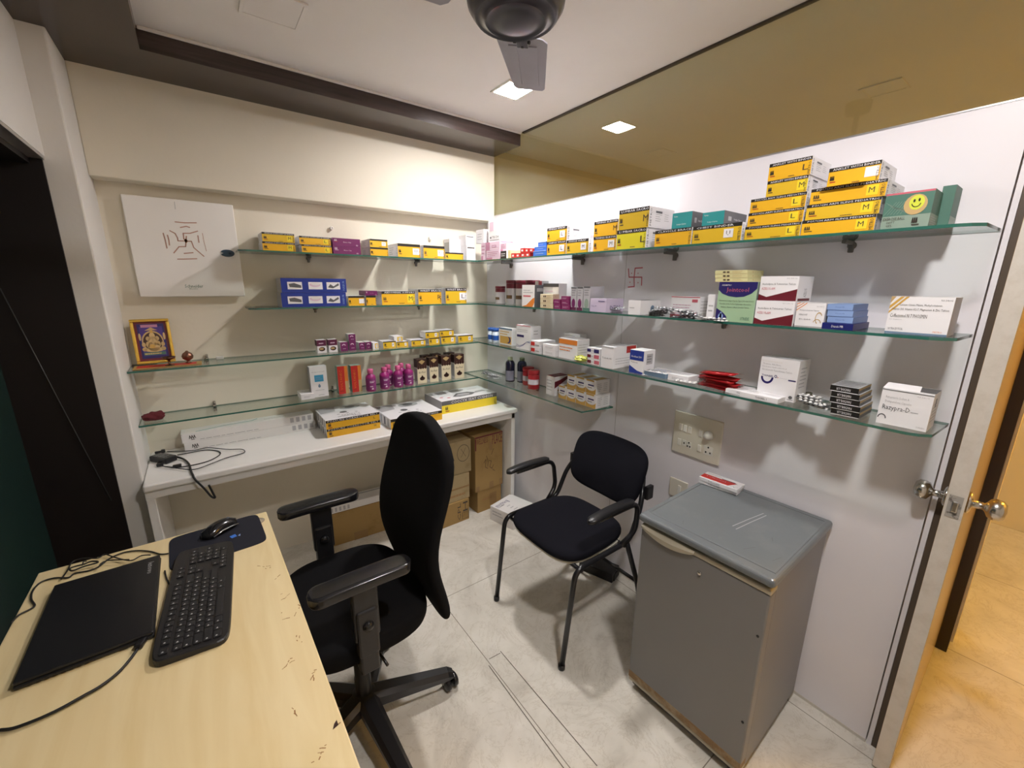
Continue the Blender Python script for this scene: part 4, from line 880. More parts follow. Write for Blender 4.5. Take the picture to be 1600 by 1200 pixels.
# ------------------------------------------------------------------ counter things
def long_box(x, y, z, w, d, h, rot, label):
    S = Slots(); S.idx('offw'); bm = NB(); box(bm, 0, w, 0, d, 0, h)
    F = Print(bm, (0, 0, 0), (w, 0, 0), (0, 0, h), (0, -1, 0), S); T = Print(bm, (0, 0, h), (w, 0, 0), (0, d, 0), (0, 0, 1), S)
    for k in range(3): F.stroke([(.05 + k * .015, .4), (.055 + k * .015, .75), (.062 + k * .015, .4)], .003, 'ink')
    F.rect(.06, .25, .085, .32, 'ink'); F.lines(.12, .12, .62, .22, 1, 'dgrey', .35, 3); F.k = 2
    for k in range(4): F.rect(.80 + k * .05, .25, .83 + k * .05, .85, 'side')
    T.stroke([(.1, .2), (.3, .5), (.5, .55), (.55, .8)], .006, 'teal'); T.lines(.6, .3, .8, .6, 2, 'grey', .3, 5)
    me = bpy.data.meshes.new('long_white_box'); bm.to_mesh(me); bm.free(); o = link('long_white_box', me, S.mats()); o.location = (x, y, z); o.rotation_euler[2] = math.radians(rot)
    tag(o, label, 'box', 'long white boxes on the counter')
long_box(-1.846, -.096, .7505, .598, .092, .045, .6, 'lower long white box on the left part of the counter')
long_box(-1.852, -.094, .7962, .598, .090, .045, .8, 'upper long white box on the left part of the counter')
ad = empty('power_adapter', (-1.925, -.170, .7505), 'black laptop power adapter with coiled leads at the left end of the counter', 'power adapter', rotz=math.radians(-52))
bm = NB(); box(bm, -.052, .052, -.026, .026, .001, .028, bev=.005, seg=3); obj('brick', bm, M_PLAST, ad)
S = Slots(); bm = NB(); P_ = Print(bm, (-.04, -.018, .0283), (.08, 0, 0), (0, .036, 0), (0, 0, 1), S); P_.lines(0, 0, 1, 1, 5, 'grey', .3, 3); me = bpy.data.meshes.new('rating_label'); bm.to_mesh(me); bm.free(); link('rating_label', me, S.mats(), ad)
def lead(pts, r, name, z=.752):
    bm = NB(); tube(bm, smooth_path([(q[0], q[1], q[2] if len(q) > 2 else z + r) for q in pts], 6), r, 8)
    Mi = ad.matrix_basis.inverted()
    for v in bm.verts: v.co = Mi @ v.co
    obj(name, bm, M_CABLE, ad, True)
bpy.context.view_layer.update()
lead([(x, min(y, -.125) if x > -1.90 else min(y, -.06), .7535) for x, y in AD1], .0024, 'lead'); lead([(x, min(y, -.115) if x > -1.90 else min(y, -.06), .7585) for x, y in AD2], .0022, 'lead')
lead([(-1.878, -.182, .765), (-1.850, -.215, .757), (-1.830, -.29, .756), (-1.822, -.38, .756), (-1.815, -.435, .754), (-1.808, -.452, .735), (-1.785, -.455, .690), (-1.765, -.456, .645), (-1.752, -.456, .634), (-1.757, -.456, .66), (-1.766, -.456, .700)], .0042, 'mains_lead')
bm = NB(); box(bm, -.012, .012, -.008, .008, 0, .014, bev=.003)
for v in bm.verts: v.co = ad.matrix_basis.inverted() @ (Matrix.Translation((-1.935, -.235, .7515)) @ v.co)
obj('plug', bm, M_PLAST, ad)
bm = NB(); box(bm, -.016, .016, -.009, .009, 0, .012, bev=.003)
for v in bm.verts: v.co = ad.matrix_basis.inverted() @ (Matrix.Translation((-1.872, -.290, .7515)) @ v.co)
obj('ferrite_bead', bm, M_PLAST, ad)
bm = NB(); box(bm, -.020, .006, -.006, .006, 0, .012, bev=.003); box(bm, .004, .020, -.009, .009, 0, .016, bev=.003)
o = obj('adapter_plug', bm, M_PLAST); o.location = (-1.945, -.040, .7505); tag(o, 'small black plug behind the power adapter, near the pillar', 'plug')
# ------------------------------------------------------------------ cardboard boxes under the counter
def crate(x, y, z, w, d, h, rot, m, label, deco, grp='cardboard boxes under the counter'):
    """x, y: front left corner"""
    S = Slots(); S.idx('tan'); bm = NB(); box(bm, 0, w, 0, d, 0, h, bev=.003)
    F = Print(bm, (0, 0, 0), (w, 0, 0), (0, 0, h), (0, -1, 0), S, .0006); T = Print(bm, (0, 0, h), (w, 0, 0), (0, d, 0), (0, 0, 1), S, .0006); L = Print(bm, (0, d, 0), (0, -d, 0), (0, 0, h), (-1, 0, 0), S, .0006)
    T.rect(0, .44, 1, .56, 'tapebrown'); T.k = 2; T.rect(0, .497, 1, .503, 'brown')
    deco(F, T, L)
    o = obj('cardboard_box', bm, [m] + [mat('ink_' + c, COL[c], .6) for c in S.names[1:]]); o.location = (x, y, z); o.rotation_euler[2] = math.radians(rot); tag(o, label, 'cardboard box', grp)
COL['tapebrown'] = (.30, .18, .07)
def dA(F, T, L): F.rect(.4, .0, .6, .25, 'tapebrown')
def dB1(F, T, L): F.text(.70, .1, .78, .9, 'CPL', 'ink', 90); F.text(.84, .45, .96, .9, 'H', 'ink', 90); F.stroke([(.82, .1), (.98, .1), (.98, .4), (.82, .4), (.82, .1)], .0025, 'ink')
def dB2(F, T, L): F.rect(0, .45, 1, .52, 'tapebrown'); F.lines(.5, .15, .95, .3, 1, 'brownmark', .5, 3)
def dB3(F, T, L):
    F.arc(.80, .62, .16, .26, .06, 'ink', 0, 2 * PI, 22); F.stroke([(.74, .5), (.86, .76)], .002, 'ink'); F.stroke([(.86, .5), (.74, .76)], .002, 'ink'); F.stroke([(.55, .1), (.55, .5)], .003, 'ink'); F.poly([(.53, .45), (.57, .45), (.55, .55)], 'ink')
def dC1(F, T, L): F.lines(.2, .4, .8, .7, 1, 'brownmark', .3, 3); F.rect(.5, .2, .8, .75, 'tapebrown')
def dC2(F, T, L):
    F.text(.05, .86, .45, .96, 'WELLNESS', 'maroon'); F.text(.62, .80, .98, .97, 'PLACE', 'maroon'); F.rect(0, .975, 1, 1, 'maroon'); F.rect(.0, .76, .04, .97, 'maroon')
    for st in ([(.4, .62), (.46, .5), (.44, .42)], [(.3, .5), (.38, .56), (.36, .42), (.45, .38)], [(.5, .52), (.58, .5), (.52, .4), (.6, .36), (.66, .42)], [(.62, .34), (.7, .3)], [(.58, .62), (.66, .72)]): F.stroke(st, .003, 'brown')
    F.rect(.5, .7, .62, .86, 'tapebrown'); F.rect(.02, 0, .14, .1, 'tapebrown'); F.rect(.5, 0, .66, .12, 'tapebrown'); F.rect(.88, 0, 1, .12, 'tapebrown'); F.rect(.0, .96, 1, .975, 'tapebrown')
crate(-1.275, -.150, 0, .42, .13, .215, -3, M_CARD, 'plain brown cardboard box on the floor carrying the flat grey carton', dA)
crate(-.700, -.375, 0, .305, .25, .155, 2, M_CARD, 'brown cardboard box with large black letters on the floor under the counter', dB1)
crate(-.69, -.362, .1563, .305, .26, .185, 1, M_CARDL, 'pale brown cardboard box in the middle of the stack behind the office chair', dB2)
crate(-.66, -.350, .3425, .295, .25, .230, 0, M_CARDL, 'pale cardboard box with circle and arrow marks, top of its stack', dB3)
crate(-.315, -.345, 0, .205, .24, .165, 2, M_CARD, 'brown cardboard box on the floor under the tall handwritten one', dC1)
crate(-.333, -.350, .1663, .232, .26, .405, 2, M_CARD, 'tall cardboard box with maroon lettering and handwriting, next to the counter leg', dC2)
# flat grey carton resting on the plain box
S = Slots(); S.idx('offw'); bm = NB(); box(bm, 0, .40, 0, .11, 0, .045, bev=.002)
T = Print(bm, (0, 0, .045), (.40, 0, 0), (0, .11, 0), (0, 0, 1), S, .0004); F = Print(bm, (0, 0, 0), (.40, 0, 0), (0, 0, .045), (0, -1, 0), S, .0004)
T.rect(.30, .72, .95, .88, 'grey'); T.lines(.04, .35, .2, .85, 5, 'grey', .3, 4); T.text(.40, .3, .47, .45, 'ON', 'grey'); F.k = 2
for k in range(6): F.rect(.03 + .06 * k, .2, .06 + .06 * k, .8, 'side')
me = bpy.data.meshes.new('flat_grey_carton'); bm.to_mesh(me); bm.free(); o = link('flat_grey_carton', me, S.mats()); o.location = (-1.262, -.148, .2165); o.rotation_euler[2] = math.radians(-3); tag(o, 'long flat grey white carton lying on the plain brown box', 'carton')
# white printed box on the floor by the counter leg
S = Slots(); S.idx('offw'); bm = NB(); box(bm, 0, .215, 0, .20, 0, .105, bev=.0015)
T = Print(bm, (0, 0, .105), (.215, 0, 0), (0, .20, 0), (0, 0, 1), S, .0004); F = Print(bm, (0, 0, 0), (.215, 0, 0), (0, 0, .105), (0, -1, 0), S, .0004); L = Print(bm, (0, .20, 0), (0, -.20, 0), (0, 0, .105), (-1, 0, 0), S, .0004)
T.text(.06, .66, .60, .84, 'Bona2heal', 'deepblue', 180); T.lines(.3, .15, .5, .6, 3, 'grey', .25, 4); T.lines(.1, .65, .35, .72, 1, 'dgrey', .4, 4); L.lines(.1, .4, .6, .8, 2, 'side', .4, 2)
me = bpy.data.meshes.new('printed_white_box'); bm.to_mesh(me); bm.free(); o = link('printed_white_box', me, S.mats()); o.location = (-.237, -.655, 0.0005); o.rotation_euler[2] = math.radians(14); tag(o, 'white box with blue lettering on the floor right of the cardboard boxes', 'box')
# ------------------------------------------------------------------ cartons
def carton_mesh(w, d, h, des, args, seed):
    """front face is local -y at y=0, the body runs back to y=d, the base is z=0"""
    S = Slots(); body = {'mc': 'white', 'mcb': 'white', 'mcopen': 'white', 'knee': 'purple', 'bluebox': 'blue', 'red': 'red', 'teal': 'dgrey', 'bluelong': 'side', 'cream': 'creamy', 'creamp': 'cream', 'creamp2': 'creamy',
        'magenta': 'magenta', 'navy': 'navy', 'skyblue': 'skyd', 'pink': 'pink', 'lilac': 'lilac', 'posture': 'white', 'coccyx': 'white', 'brown': 'offw', 'choc': 'white', 'purp': 'side', 'ball': 'greend', 'greenplain': 'greend', 'capsule': 'dgrey', 'grayred': 'side', 'redor': 'greeng', 'panta': 'dgrey', 'purplefoot': 'side', 'my': 'white'}.get(des, 'white')
    S.idx(body); bm = NB(); box(bm, -w / 2, w / 2, 0, d, 0, h, 0)
    F = Print(bm, (-w / 2, 0, 0), (w, 0, 0), (0, 0, h), (0, -1, 0), S); Rr = Print(bm, (w / 2, 0, 0), (0, d, 0), (0, 0, h), (1, 0, 0), S)
    L = Print(bm, (-w / 2, d, 0), (0, -d, 0), (0, 0, h), (-1, 0, 0), S); T = Print(bm, (-w / 2, 0, h), (w, 0, 0), (0, d, 0), (0, 0, 1), S)
    # glue flap seams every carton has
    if des not in ('posture', 'coccyx'):
        T.rect(.02, .48, .98, .50, 'grey')
    a = args; asp = w / max(h, .001)
    def logo(P, u, v, hu, hv, c='ink'):
        # pair of zigzag strokes over a short word bar
        for k in range(3): P.stroke([(u + hu * (k * .33), v + hv * .35), (u + hu * (k * .33 + .08), v + hv), (u + hu * (k * .33 + .2), v + hv * .4)], .0022 if h > .03 else .0012, c)
        P.rect(u, v, u + hu * 1.3, v + hv * .15, 'redd' if seed % 2 else c)
    if des in ('mc', 'mcb', 'mcopen'):
        yc = 'yellow' if des != 'mcb' else ('lime' if a[1] == 'L' else 'mustard')
        if des == 'mc' and seed % 3 == 1: yc = 'yellow2'
        F.rect(0, 0, 1, 1, yc); F.k = 2
        F.rect(0, .80, 1, 1, 'black')
        F.k = 3
        if a[0]:
            fw = min(.9, .055 * len(a[0]) / max(asp / 3.4, .5)); F.text(.08, .845, .08 + max(fw, .5), .955, a[0], 'white')
        logo(F, .05, .22, .09, .34)
        if len(a) > 2 and a[2]:
            F.rect(.66, .22, .66 + .55 / asp, .70, 'white'); F.k = 4
            if a[1] not in ('', 'W'): F.text(.66 + .15 / asp, .34, .66 + .38 / asp, .6, a[1], 'ink')
        elif a[1] not in ('', 'W'):
            if asp > 2.4 and a[1] in 'ML': F.rect(.76, .14, .76 + .6 / asp, .74, 'brightyel'); F.k = 4
            F.text(.76 + .12 / asp, .30, .76 + .42 / asp, .62, a[1], 'ink')
        elif a[1] == 'W': F.rect(.72, .25, .72 + .6 / asp, .75, 'white')
        F.text(.935, .06, .985, .74, 'METRO', 'ink', 90)
        if seed % 2: F.k = 5; F.lines(.5, .06, .7, .14, 1, 'ink', .5, seed)
        Rr.text(.04, .08, .10, .92, 'METRO', 'ink', 90); Rr.lines(.25, .3, .5, .8, 5, 'grey', .3, seed); Rr.lines(.6, .35, .8, .75, 4, 'grey', .25, seed + 3); Rr.k = 2; Rr.rect(.25, .72, .5, .82, 'dgrey')
        L.lines(.15, .2, .6, .8, 4, 'grey', .35, seed); L.text(.85, .08, .95, .92, 'METRO', 'grey', 90)
        if des == 'mcopen':
            # the lower front flap hanging open
            vs = [bm.verts.new(p) for p in ((-w / 2, -.001, .0), (w * .36, -.001, .0), (w * .30, -.028, -.004), (-w * .56, -.028, -.004))]
            f = bm.faces.new(vs); f.material_index = S.idx('brownmark')
            vs = [bm.verts.new(p + Vector((0, 0, .0012))) for p in (v.co for v in vs)]; f = bm.faces.new(vs); f.material_index = S.idx('mustard')
    elif des == 'knee':
        F.k = 2; F.text(.38, .42, .66, .60, 'Knee Cap', 'pink'); logo(F, .06, .5, .10, .35, 'pink'); F.rect(.84, .12, .9, .26, 'pink'); F.k = 3; F.rect(.85, .15, .89, .23, 'purple')
        L.lines(.2, .3, .7, .7, 3, 'pinkd', .3, seed)
    elif des == 'bluebox':
        F.k = 2; F.rect(0, .86, 1, 1, 'sky'); F.lines(.15, .3, .8, .6, 1, 'sky', .5, seed)
    elif des == 'red':
        F.k = 2; F.rect(.25, .3, .7, .7, 'offw')
    elif des == 'teal':
        F.rect(0, 0, 1, 1, 'teal'); F.k = 2; F.text(.25, .18, .72, .30, 'Scalpel Spica', 'white'); F.text(.08, .72, .28, .84, 'Vertive', 'white')
        Rr.rect(.18, .3, .32, .62, 'grey'); Rr.k = 2; Rr.text(.42, .36, .78, .52, 'Scalpel Spica', 'white'); Rr.rect(.95, .1, 1, .6, 'grey')
    elif des == 'bluelong':
        F.rect(0, 0, 1, 1, 'royal'); F.k = 2
        for k, u in enumerate((.09, .40, .68)):
            F.rect(u, .22, u + .215, .74, 'white'); F.k = 3
            if k == 0: F.poly([(u + .02, .6), (u + .1, .66), (u + .2, .5), (u + .2, .32), (u + .03, .38)], 'dgrey')
            elif k == 1: F.ell(u + .1, .55, .085, .16, 'pink'); F.k = 4; F.ell(u + .11, .62, .07, .12, 'offw')
            else: F.poly([(u + .02, .36), (u + .06, .6), (u + .11, .44), (u + .19, .68), (u + .2, .52), (u + .1, .3)], 'dgrey')
            F.k = 2
        F.text(.935, .15, .972, .85, 'HABUR', 'sky', 90)
        L.lines(.2, .2, .8, .8, 4, 'grey', .3, seed)
    elif des == 'bluelong2': pass
    elif des == 'pink':
        F.k = 2
        if a[0] == 'logo': F.rect(.0, .0, .3, 1, 'pinkd'); F.rect(.45, .3, .75, .6, 'pinkd'); F.k = 3; F.rect(.48, .38, .72, .52, 'pink')
        else: F.lines(.1, .3, .9, .9, 3, 'pinkd', .35, seed); F.rect(0, 0, .45, .25, 'pinkd')
        Rr.lines(.2, .2, .8, .8, 4, 'pinkd', .3, seed)
    elif des == 'white':
        F.k = 2
        if a[0] == 'logo':
            F.rect(.12, .5, .42, .9, 'pink'); F.ell(.2, .2, .06, .05, 'dgrey'); F.text(.3, .16, .8, .26, 'TECH', 'ink'); F.rect(.1, .06, .85, .1, 'grey')
            L.lines(.1, .3, .9, .85, 5, 'grey', .3, seed); L.rect(.1, .88, .9, .93, 'dgrey'); L.rect(.0, 0, .9, .14, 'dgrey')
        elif a[0] == 'grid':
            L.rect(.1, .1, .9, .85, 'grey'); F.lines(.1, .2, .8, .8, 5, 'grey', .2, seed)
        else: F.rect(.1, .8, .9, .88, 'ink'); F.lines(.15, .25, .8, .7, 4, 'grey', .25, seed)
        Rr.lines(.2, .2, .8, .8, 4, 'grey', .25, seed)
    elif des == 'navytop':
        T.rect(0, 0, 1, 1, 'navy'); L.rect(0, .7, 1, 1, 'navy'); F.k = 2; F.lines(.2, .2, .8, .75, 3, 'grey', .25, seed)
    elif des == 'blacktag':
        F.rect(0, 0, 1, 1, 'black'); F.k = 2; F.lines(.1, .25, .9, .75, 2, 'offw', .3, seed)
    elif des == 'cream': F.lines(.2, .3, .8, .8, 3, 'tan', .3, seed)
    elif des in ('creamp', 'creamp2'):
        F.k = 2; F.ell(.3, .5, .05, .2, 'brown'); F.ell(.42, .5, .05, .2, 'brown'); F.lines(.55, .2, .9, .8, 2, 'tan', .3, seed)
        Rr.text(.3, .3, .7, .7, 'RCC', 'tan'); F.rect(0, 0, 1, .06, 'tan')
    elif des == 'choc':
        F.rect(0, .55, 1, 1, 'plumtop'); L.rect(0, .55, 1, 1, 'plumtop'); F.k = 2; F.ell(.5, .3, .35, .16, 'brown'); F.k = 3; F.ell(.45, .32, .24, .08, 'tan'); F.lines(.2, .65, .8, .85, 1, 'pink', .4, seed)
    elif des == 'purp':
        F.rect(0, 0, 1, 1, 'purple'); F.k = 2; F.arc(.45, .5, .3, .3, .35, 'pink', .5, 2.6); F.lines(.3, .2, .8, .35, 1, 'pink', .3, seed); T.rect(0, 0, 1, 1, 'offw')
    elif des == 'my':
        F.rect(0, 0, 1, 1, 'yellow2'); F.k = 2; logo(F, .1, .2, .14, .5); F.rect(.68, .18, .86, .75, 'white'); F.k = 3; F.text(.73, .3, .81, .62, 'M', 'ink'); F.rect(0, .86, 1, 1, 'black'); T.lines(.1, .2, .9, .8, 3, 'grey', .25, seed)
    elif des == 'wy':
        F.rect(.35, .1, .95, .9, 'yellow2'); F.k = 2; F.rect(.5, .2, .8, .75, 'white'); F.k = 3; F.text(.58, .3, .72, .62, 'W', 'ink')
    elif des == 'whiteplain':
        F.k = 2; F.lines(.2, .25, .85, .65, 2, 'grey', .3, seed); T.lines(.1, .2, .8, .8, 3, 'grey', .2, seed)
    elif des == 'drop':
        F.rect(.25, .50, .78, .72, 'cyan'); F.text(.12, .8, .85, .84, 'Supracal', 'grey'); F.k = 2; F.lines(.3, .55, .7, .66, 2, 'sky', .3, seed)
        F.poly([(.5, .44), (.58, .36), (.56, .32), (.5, .30), (.44, .32), (.42, .36)], 'steel'); F.lines(.25, .2, .8, .24, 1, 'grey', .4, seed); F.rect(.4, .05, .75, .065, 'grey'); L.rect(0, 0, 1, 1, 'side')
    elif des == 'redor':
        F.rect(0, 0, .68, 1, 'red'); F.rect(.68, .45, 1, 1, 'orange'); F.rect(.68, 0, 1, .45, 'tan'); F.k = 2; F.text(.2, .15, .42, .85, 'VOLTANEC', 'orange', 90); F.lines(.1, .06, .6, .14, 1, 'redd', .4, seed)
    elif des == 'brown':
        F.rect(0, 0, 1, .72, 'cream'); F.rect(0, .66, 1, 1, 'brown'); F.k = 2
        for k in range(4): F.ell(.125 + .25 * k, .66, .125, .07, 'brown', 12)
        F.poly([(.15, .9), (.5, .97), (.85, .9), (.5, .78)], 'tan'); F.text(.15, .42, .85, .50, 'Bio-Fluid', 'brown'); F.ell(.5, .2, .28, .08, 'brown'); F.ell(.5, .26, .1, .07, 'brown')
        T.rect(0, 0, 1, 1, 'brown'); L.rect(0, .66, 1, 1, 'brown'); L.rect(.1, .1, .9, .6, 'side'); Rr.rect(0, .66, 1, 1, 'brown')
    elif des == 'capsule':
        F.rect(0, 0, 1, 1, 'offw'); F.k = 2; F.lines(.1, .6, .9, .8, 2, 'grey', .4, seed); F.rect(.1, .45, .7, .52, 'rose')
        F.poly([(.05, 0), (.3, .06), (.55, .2), (.8, .38), (1, .42), (1, .2), (.85, 0)], 'orange'); F.k = 3; F.poly([(.0, .02), (.35, .12), (.6, .28), (.85, .42), (.85, .38), (.6, .22), (.35, .06)], 'white'); Rr.rect(.2, .7, .8, .85, 'side')
    elif des == 'pinkw':
        F.rect(0, .86, 1, 1, 'dgrey'); F.lines(.15, .3, .85, .75, 3, 'pink', .3, seed); T.rect(0, 0, 1, 1, 'grey')
    elif des == 'grayred':
        F.rect(.5, .8, 1, 1, 'rose'); F.rect(0, .8, .5, 1, 'offw'); F.lines(.1, .4, .9, .7, 2, 'grey', .3, seed)
    elif des == 'magenta':
        F.k = 2; F.lines(.15, .3, .85, .7, 2, 'pink', .25, seed)
    elif des == 'purplefoot':
        F.k = 2; F.rect(0, 0, 1, .12, ['plumtop', 'plumtop', 'greend'][a[0]]); F.ell(.5, .3, .32, .2, ['purple', 'purple', 'greeng'][a[0]]); F.lines(.15, .6, .85, .9, 3, 'dgrey', .25, seed); F.rect(0, .94, 1, 1, 'dgrey')
    elif des == 'lilac':
        F.k = 2; F.text(.08, .38, .4, .48, 'Telvas 40', 'deepblue'); F.lines(.5, .7, .95, .9, 1, 'deepblue', .3, seed); T.lines(.2, .1, .9, .9, 4, 'deepblue', .3, seed); Rr.text(.2, .25, .8, .5, 'INTAS', 'deepblue')
    elif des == 'whiteb':
        F.k = 2; F.lines(.1, .4, .6, .55, 1, 'grey', .4, seed); Rr.ell(.6, .4, .1, .25, 'steel'); T.rect(.08, .1, .92, .9, 'dgrey')
    elif des == 'pinkwhite':
        F.k = 2; F.rect(.0, .0, .6, .10, 'rose'); F.rect(.74, .74, .93, .88, 'rose'); F.lines(.08, .4, .8, .65, 2, 'pinkd', .25, seed); F.poly([(.0, .1), (.3, .1), (.45, .2), (0, .2)], 'pink'); F.text(.78, .1, .93, .3, 'Sofi', 'rose'); F.rect(.0, .96, 1, 1, 'rose'); Rr.lines(.1, .1, .9, .85, 5, 'grey', .2, seed)
    elif des == 'joint':
        F.rect(0, 0, 1, 1, 'green'); F.k = 2
        F.poly([(.0, 1), (.0, .80), (.12, .70), (.3, .64), (.5, .62), (.7, .64), (.88, .72), (1, .84), (1, 1)], 'deepblue'); F.k = 3
        F.text(.22, .72, .80, .86, 'Jointcool', 'rose'); F.text(.08, .9, .34, .94, 'ASSARTRO', 'offw')
        for k, t in enumerate(('Undenatured Collagen Peptide Type II, Rosehip Extract', 'Boswellia Serrata, Sodium Hyaluronate, Glucosamine', 'Sulphate, Vitamin C, Black Curcumin Tablets')): F.text(.04 + .04 * k, .50 - k * .08, .96 - .05 * k, .545 - k * .08, t, 'ink')
        F.poly([(0, 0), (.33, 0), (.3, .12), (.2, .22), (0, .33)], 'deepblue'); F.k = 4; F.ell(.14, .12, .07, .08, 'sky'); F.ell(.14, .12, .03, .12, 'sky'); F.text(.68, .06, .9, .13, 'STRIDE', 'greend')
        Rr.rect(0, 0, 1, 1, 'greeng'); Rr.k = 2; Rr.lines(.2, .15, .8, .9, 9, 'greend', .3, seed)
    elif des == 'telmi':
        F.k = 2; F.poly([(0, 0), (1, 0), (1, .48), (.22, .14), (0, .26)], 'maroon'); F.text(.06, .62, .94, .72, 'Azelnidipine & Telmisartan Tablets', 'dgrey'); F.text(.06, .44, .42, .54, 'AZELUS-AM', 'rose'); F.text(.7, .88, .95, .93, 'RX DRUG', 'grey'); T.rect(0, 0, 1, 1, 'side'); Rr.rect(.1, 0, .9, .1, 'maroon'); Rr.text(.45, .15, .62, .5, 'AZELUS', 'dgrey', 90)
    elif des == 'goldcorner':
        F.k = 2
        for k in range(3): F.stroke([(0, .95 - k * .13), (.10 + k * .09, 1)] if k == 0 else [(0, .95 - k * .13), (.12 + k * .11, 1)], .002, 'orange')
        F.text(.12, .66, .8, .73, 'Methylcobalamin Tablets', 'dgrey'); F.text(.12, .48, .42, .55, 'MINOVIT', 'dgrey'); F.text(.15, .3, .55, .36, 'D-200', 'dgrey'); F.arc(.82, .4, .12, .25, .2, 'tan', .5, 4.4); F.arc(.78, .2, .14, .16, .2, 'tan', 0, 3); F.rect(0, 0, 1, .05, 'grey'); T.rect(0, .1, 1, .2, 'dgrey'); F.text(.7, .84, .94, .9, 'RX DRUG', 'grey')
    elif des == 'navy':
        F.k = 2; F.text(.32, .3, .7, .7, 'Dianak-MR', 'white'); Rr.rect(0, 0, 1, 1, 'deepblue')
    elif des == 'skyblue':
        F.rect(0, .08, 1, 1, 'sky'); F.k = 2; F.text(.33, .45, .68, .62, 'Dianak-MR', 'skyd'); T.rect(0, 0, 1, 1, 'sky')
    elif des == 'coff':
        F.k = 2
        F.poly([(0, 1), (0, .82), (.08, 1)], 'tan'); F.poly([(0, .75), (0, .66), (.22, 1), (.16, 1)], 'gold'); F.poly([(0, .60), (0, .54), (.30, 1), (.25, 1)], 'gold')
        F.text(.16, .74, .84, .81, 'Calcium Citrate Malate, Methylcobalamin,', 'ink'); F.text(.05, .62, .95, .695, 'Vitamin D3, Vitamin K2-7, Magnesium & Zinc Tablets', 'ink')
        F.text(.04, .44, .64, .54, 'Coffactomol N 7 PHOSMIN', 'ink'); F.text(.04, .37, .25, .40, '10 Tablets', 'grey'); F.text(.05, .10, .3, .16, 'NUTRACEUTICAL', 'dgrey'); F.rect(0, 0, 1, .05, 'steel'); F.text(.8, .9, .97, .94, 'RX DRUG', 'dgrey'); F.text(.78, .08, .92, .12, 'METRO', 'orange'); T.rect(.0, .0, 1, .1, 'grey'); Rr.rect(0, 0, 1, 1, 'side')
    elif des == 'yellowpic':
        F.rect(0, 0, 1, 1, 'offw'); F.k = 2; F.rect(.1, .05, .95, .5, 'gold'); F.rect(.0, .9, 1, 1, 'steel'); F.lines(.1, .55, .9, .85, 2, 'gold', .4, seed); F.k = 3; F.ell(.75, .3, .16, .2, 'deepblue'); F.k = 4; F.ell(.68, .32, .12, .17, 'gold')
    elif des == 'swirl':
        F.k = 2; F.rect(.05, .5, .55, .6, 'deepblue'); F.lines(.08, .7, .8, .85, 2, 'grey', .25, seed); F.rect(0, .97, 1, 1, 'rose')
        for k in range(3): F.stroke([(0, .18 - k * .05), (.25, .12 - k * .03), (.5, .2 - k * .02), (.75, .34), (1, .30 + k * .03)], .0016, 'royal')
        Rr.lines(.3, .6, .7, .85, 2, 'grey', .3, seed)
    elif des == 'redwhite':
        F.k = 2; F.rect(0, .2, .45, .8, 'red'); F.rect(.5, .3, .95, .45, 'grey'); Rr.rect(.3, .2, .7, .5, 'dgrey'); T.lines(.1, .2, .9, .8, 3, 'grey', .2, seed)
    elif des == 'orangeband':
        F.k = 2; F.rect(0, .72, 1, .95, 'orange'); F.lines(.05, .35, .85, .62, 2, 'orange', .35, seed); Rr.lines(.1, .3, .9, .8, 4, 'grey', .2, seed); F.text(.8, .06, .95, .12, 'Rx', 'grey')
    elif des == 'whitelines': F.lines(.1, .5, .9, .95, 4, 'grey', .2, seed)
    elif des == 'redblue':
        F.k = 2; F.rect(0, .2, .3, .75, ['maroon', 'maroon', 'deepblue'][a[0]]); F.rect(.55, .15, .95, .8, ['rose', 'rose', 'deepblue'][a[0]]); F.lines(.3, .35, .55, .6, 1, 'grey', .4, seed); T.lines(.1, .2, .9, .8, 3, 'steel', .3, seed)
    elif des == 'redsquare':
        F.k = 2; F.text(.1, .42, .9, .5, 'Telmik-80', 'dgrey'); F.rect(0, .95, 1, 1, 'grey'); Rr.rect(.55, .66, .96, .98, 'red'); Rr.k = 2; Rr.lines(.1, .15, .9, .5, 3, 'grey', .2, seed); Rr.text(.6, .74, .9, .84, 'RxDrug', 'rose'); T.lines(.1, .1, .9, .9, 3, 'grey', .2, seed)
    elif des == 'bluewhite':
        F.k = 2; F.rect(0, .56, 1, .98, 'royal'); F.k = 3; F.text(.1, .68, .85, .76, 'Atorbest 200', 'white'); F.text(.1, .44, .6, .5, 'Tablets', 'dgrey'); F.poly([(0, 0), (1, 0), (1, .08), (.6, .12), (0, .32)], 'royal'); Rr.rect(.25, .4, .8, .85, 'side'); Rr.k = 2; Rr.lines(.3, .45, .75, .8, 3, 'dgrey', .3, seed)
    elif des == 'bluetop':
        F.rect(0, 0, 1, 1, 'steel'); T.rect(.02, .05, .98, .95, 'offw'); T.k = 2; T.lines(.1, .2, .9, .8, 3, 'sky', .3, seed); Rr.rect(0, 0, 1, 1, 'steel')
    elif des == 'slab':
        F.k = 2; F.text(.42, .3, .72, .7, 'THIABEL 1', 'dgrey'); T.lines(.1, .2, .6, .7, 3, 'grey', .25, seed)
    elif des == 'thiamin':
        F.k = 2; F.lines(.04, .86, .6, .96, 1, 'offw', .3, seed)
        for k, t in enumerate(('Thiamine, Riboflavin,', 'Pyridoxine Hydrochloride &', 'Nicotinamide Pantothenate Tablets')): F.text(.06, .82 - k * .07, .55 + .15 * k, .86 - k * .07, t, 'grey')
        F.arc(.23, .52, .17, .17, .32, 'deepblue', PI, 2 * PI); F.text(.07, .53, .40, .575, 'THIABEL', 'deepblue'); F.arc(.45, .56, .035, .035, .4, 'deepblue', 0, 2 * PI); F.rect(.50, .53, .52, .55, 'red')
        for k in range(4): F.rect(.56 + k * .05, .53, .58 + k * .05, .54, 'grey')
